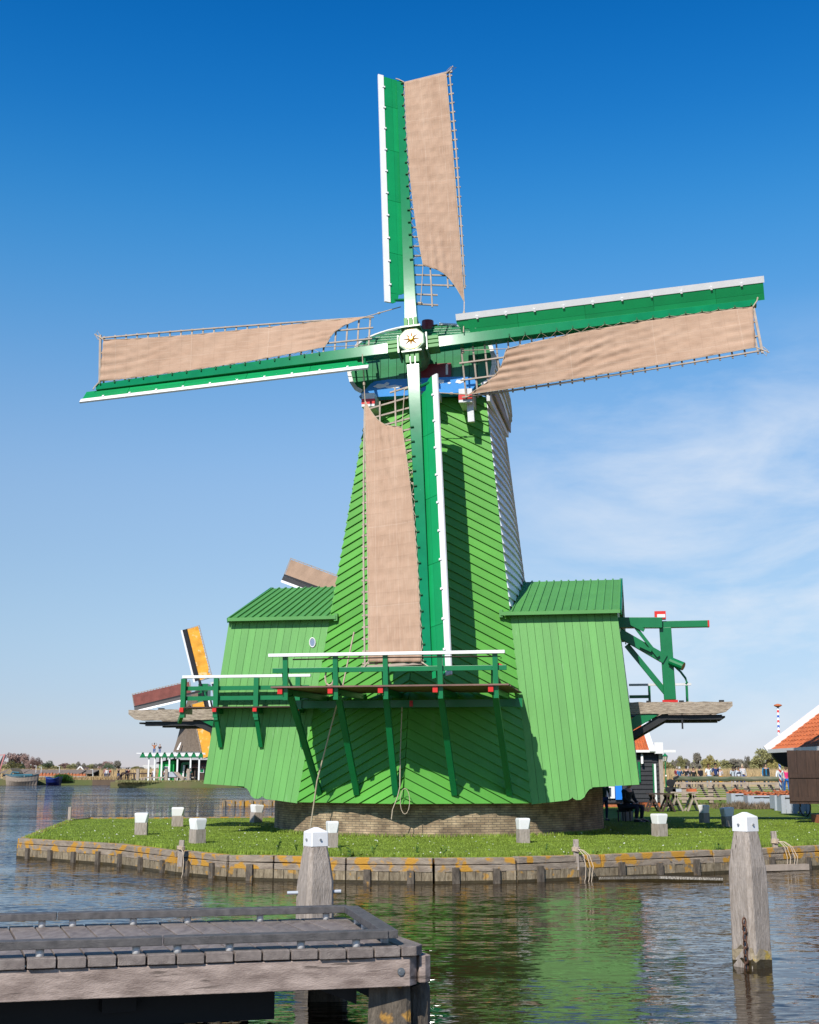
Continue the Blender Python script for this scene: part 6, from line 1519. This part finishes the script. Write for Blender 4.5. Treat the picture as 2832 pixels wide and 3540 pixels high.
walker(2381, 2652, F_+.3, (.3, .3, .32), (.05, .05, .06), (.45, .43, .42), 'grey-haired person mostly hidden behind the one in black t-shirt', D=102.5)
walker(2400, 2654, F_, (.012, .012, .014), (.01, .01, .01), (.02, .012, .01), 'long-haired person in black coat over a pale top facing the viewer', hairlen=.16, sleeve='long', extra='coat', D=99)
walker(2422, 2651, Bk+.5, (.014, .014, .016), (.02, .02, .022), (.01, .01, .01), 'person in black t-shirt carrying a black backpack, seen from behind', extra='backpack', D=100)
walker(2453, 2644, F_, (.72, .72, .72), (.33, .42, .52), (.10, .05, .03), 'long-haired person in white t-shirt and pale jeans', hairlen=.12, skin=TAN, D=98.5)
walker(2477, 2641, F_+.1, (.015, .035, .13), (.02, .02, .024), (.015, .012, .01), 'tall person in navy t-shirt wearing sunglasses', skin=TAN, D=98.5)
walker(2492, 2653, Bk, (.6, .55, .54), (.6, .3, .02), (.45, .43, .4), 'grey-haired person in pale top and bright yellow skirt', extra='skirt', D=101)
walker(2537, 2651, F_+.1, (.42, .46, .5), (.5, .45, .45), (.012, .01, .01), 'dark-haired person in pale checked shirt with a backpack', skin=DARK, extra='backpack', D=99)
walker(2557, 2651, F_-.1, (.55, .58, .65), (.05, .06, .12), (.015, .012, .012), 'long-haired person in navy vest over a white shirt', skin=TAN, hairlen=.15, sleeve='long', extra='vest', D=98.5)
walker(2545, 2653, F_, (.10, .1, .12), (.03, .03, .04), (.02, .015, .01), 'dark-haired person half hidden between the checked shirt and the navy vest', skin=DARK, D=102)
walker(2570, 2644, F_-.2, (.62, .6, .62), (.03, .05, .2), (.62, .5, .33), 'blond person in white top with a pale bag on the front', hairlen=.08, sleeve='long', extra='white_bag', D=99.5)
walker(2651, 2641, F_, (.008, .16, .33), (.01, .05, .07), (.02, .015, .01), 'person alone in a turquoise top under an open black jacket', skin=FAIR, sleeve='long', extra='jacket', D=96)
walker(2701, 2646, F_, (.65, .67, .7), (.06, .09, .18), (.4, .3, .2), 'person in white long-sleeved top behind the striped pole', sleeve='long', D=88, zb=.2)
walker(2722, 2652, Bk, (.75, .03, .18), (.01, .12, .42), (.1, .05, .03), 'person in hot pink shirt and blue trousers partly behind the shutter', D=90, zb=.25)
walker(2268, 2656, -1.4, (.10, .08, .06), (.04, .035, .03), (.05, .03, .02), 'person in brown partly hidden by the corner post of the black house', sleeve='long', D=90, zb=.1)
# by the brick base
p = onz(2172, 2842); person(p+Vector((-.02, .35, 0)), .9, (.012, .014, .013), (.015, .018, .03), (.02, .015, .01), 'person in dark jacket seated in the shade behind the bollard', H_=1.95, pose='sit', sleeve='long').scale = (1.45, 1.3, 1.12)
e = empty('stool', p+Vector((-.02, .35, 0)), .9, 'low dark stool under the seated person', 'stool'); mb = MB(); mb.box(-.2, .2, -.12, .25, .34, .40); mb.build('seat', 'black', e)
for x, y in ((-.17, -.08), (.17, -.08), (-.17, .2), (.17, .2)): mb = MB(); mb.box(x-.02, x+.02, y-.02, y+.02, 0, .34); mb.build('leg', 'black', e)
p = onz(2097, 2838); person(p+Vector((-.02, .35, 0)), .2, (.012, .045, .025), (.02, .045, .11), (.05, .03, .02), 'person in dark green t-shirt and jeans standing behind the right side of the brick base', H_=1.5, pose='stand', skin=FAIR)
# left shore people
def wl_(px, *a, D=205., zb=.32, **k): return person(onground(px, D, zb), *a, **k)
wl_(363, F_, (.3, .12, .12), (.03, .05, .12), (.05, .03, .02), 'person in pinkish top, leftmost of the walkers on the far quay', H_=1.85, sleeve='long'); wl_(369, F_, (.7, .7, .7), (.12, .12, .14), (.5, .5, .5), 'person in white top on the far quay', sleeve='long', D=204); wl_(378, F_, (.5, .06, .03), (.45, .35, .3), (.1, .05, .03), 'person in red and orange top on the far quay', D=204.5)
wl_(409, 1.2, (.02, .02, .025), (.04, .1, .25), (.02, .015, .01), 'person in black top and blue jeans on the far quay', sleeve='long'); wl_(437, 1.0, (.02, .03, .06), (.03, .03, .04), (.02, .015, .01), 'person in dark blue leaning at the landing rack', D=190, sleeve='long'); wl_(443, Bk, (.12, .03, .02), (.02, .02, .02), (.02, .015, .01), 'person in dark red beside the landing rack', D=191)
zs = F2(0, 2619).z+.45
person(onground(533, 187, zs), F_, (.42, .13, .03), (.1, .15, .3), (.02, .015, .01), 'person in orange with both arms raised on the distant mill stage', pose='arms_up', H_=1.75, skin=TAN); person(onground(552, 187, zs), F_, (.015, .015, .02), (.15, .2, .35), (.45, .3, .2), 'blond person in black on the distant mill stage', H_=1.6, pose='folded', sleeve='long')
wl_(565, F_, (.5, .04, .02), (.1, .1, .12), (.05, .03, .02), 'person in red in front of the green shed', D=186.5, zb=.25); wl_(572, F_, (.65, .65, .65), (.1, .1, .2), (.1, .06, .03), 'person in white in front of the green shed', D=186.2, zb=.25); wl_(531, F_, (.6, .55, .55), (.3, .3, .35), (.1, .05, .03), 'person in pale clothes under the left end of the distant mill stage', D=186.5, zb=.25); wl_(648, 1., (.4, .3, .2), (.25, .35, .45), (.1, .05, .03), 'person in pale trousers beside the green tripod', D=185, zb=.25, skin=TAN); wl_(657, F_, (.02, .12, .1), (.02, .03, .05), (.03, .02, .02), 'person in dark teal top beside the green tripod', D=185.5, zb=.25)
bpy.context.view_layer.update()
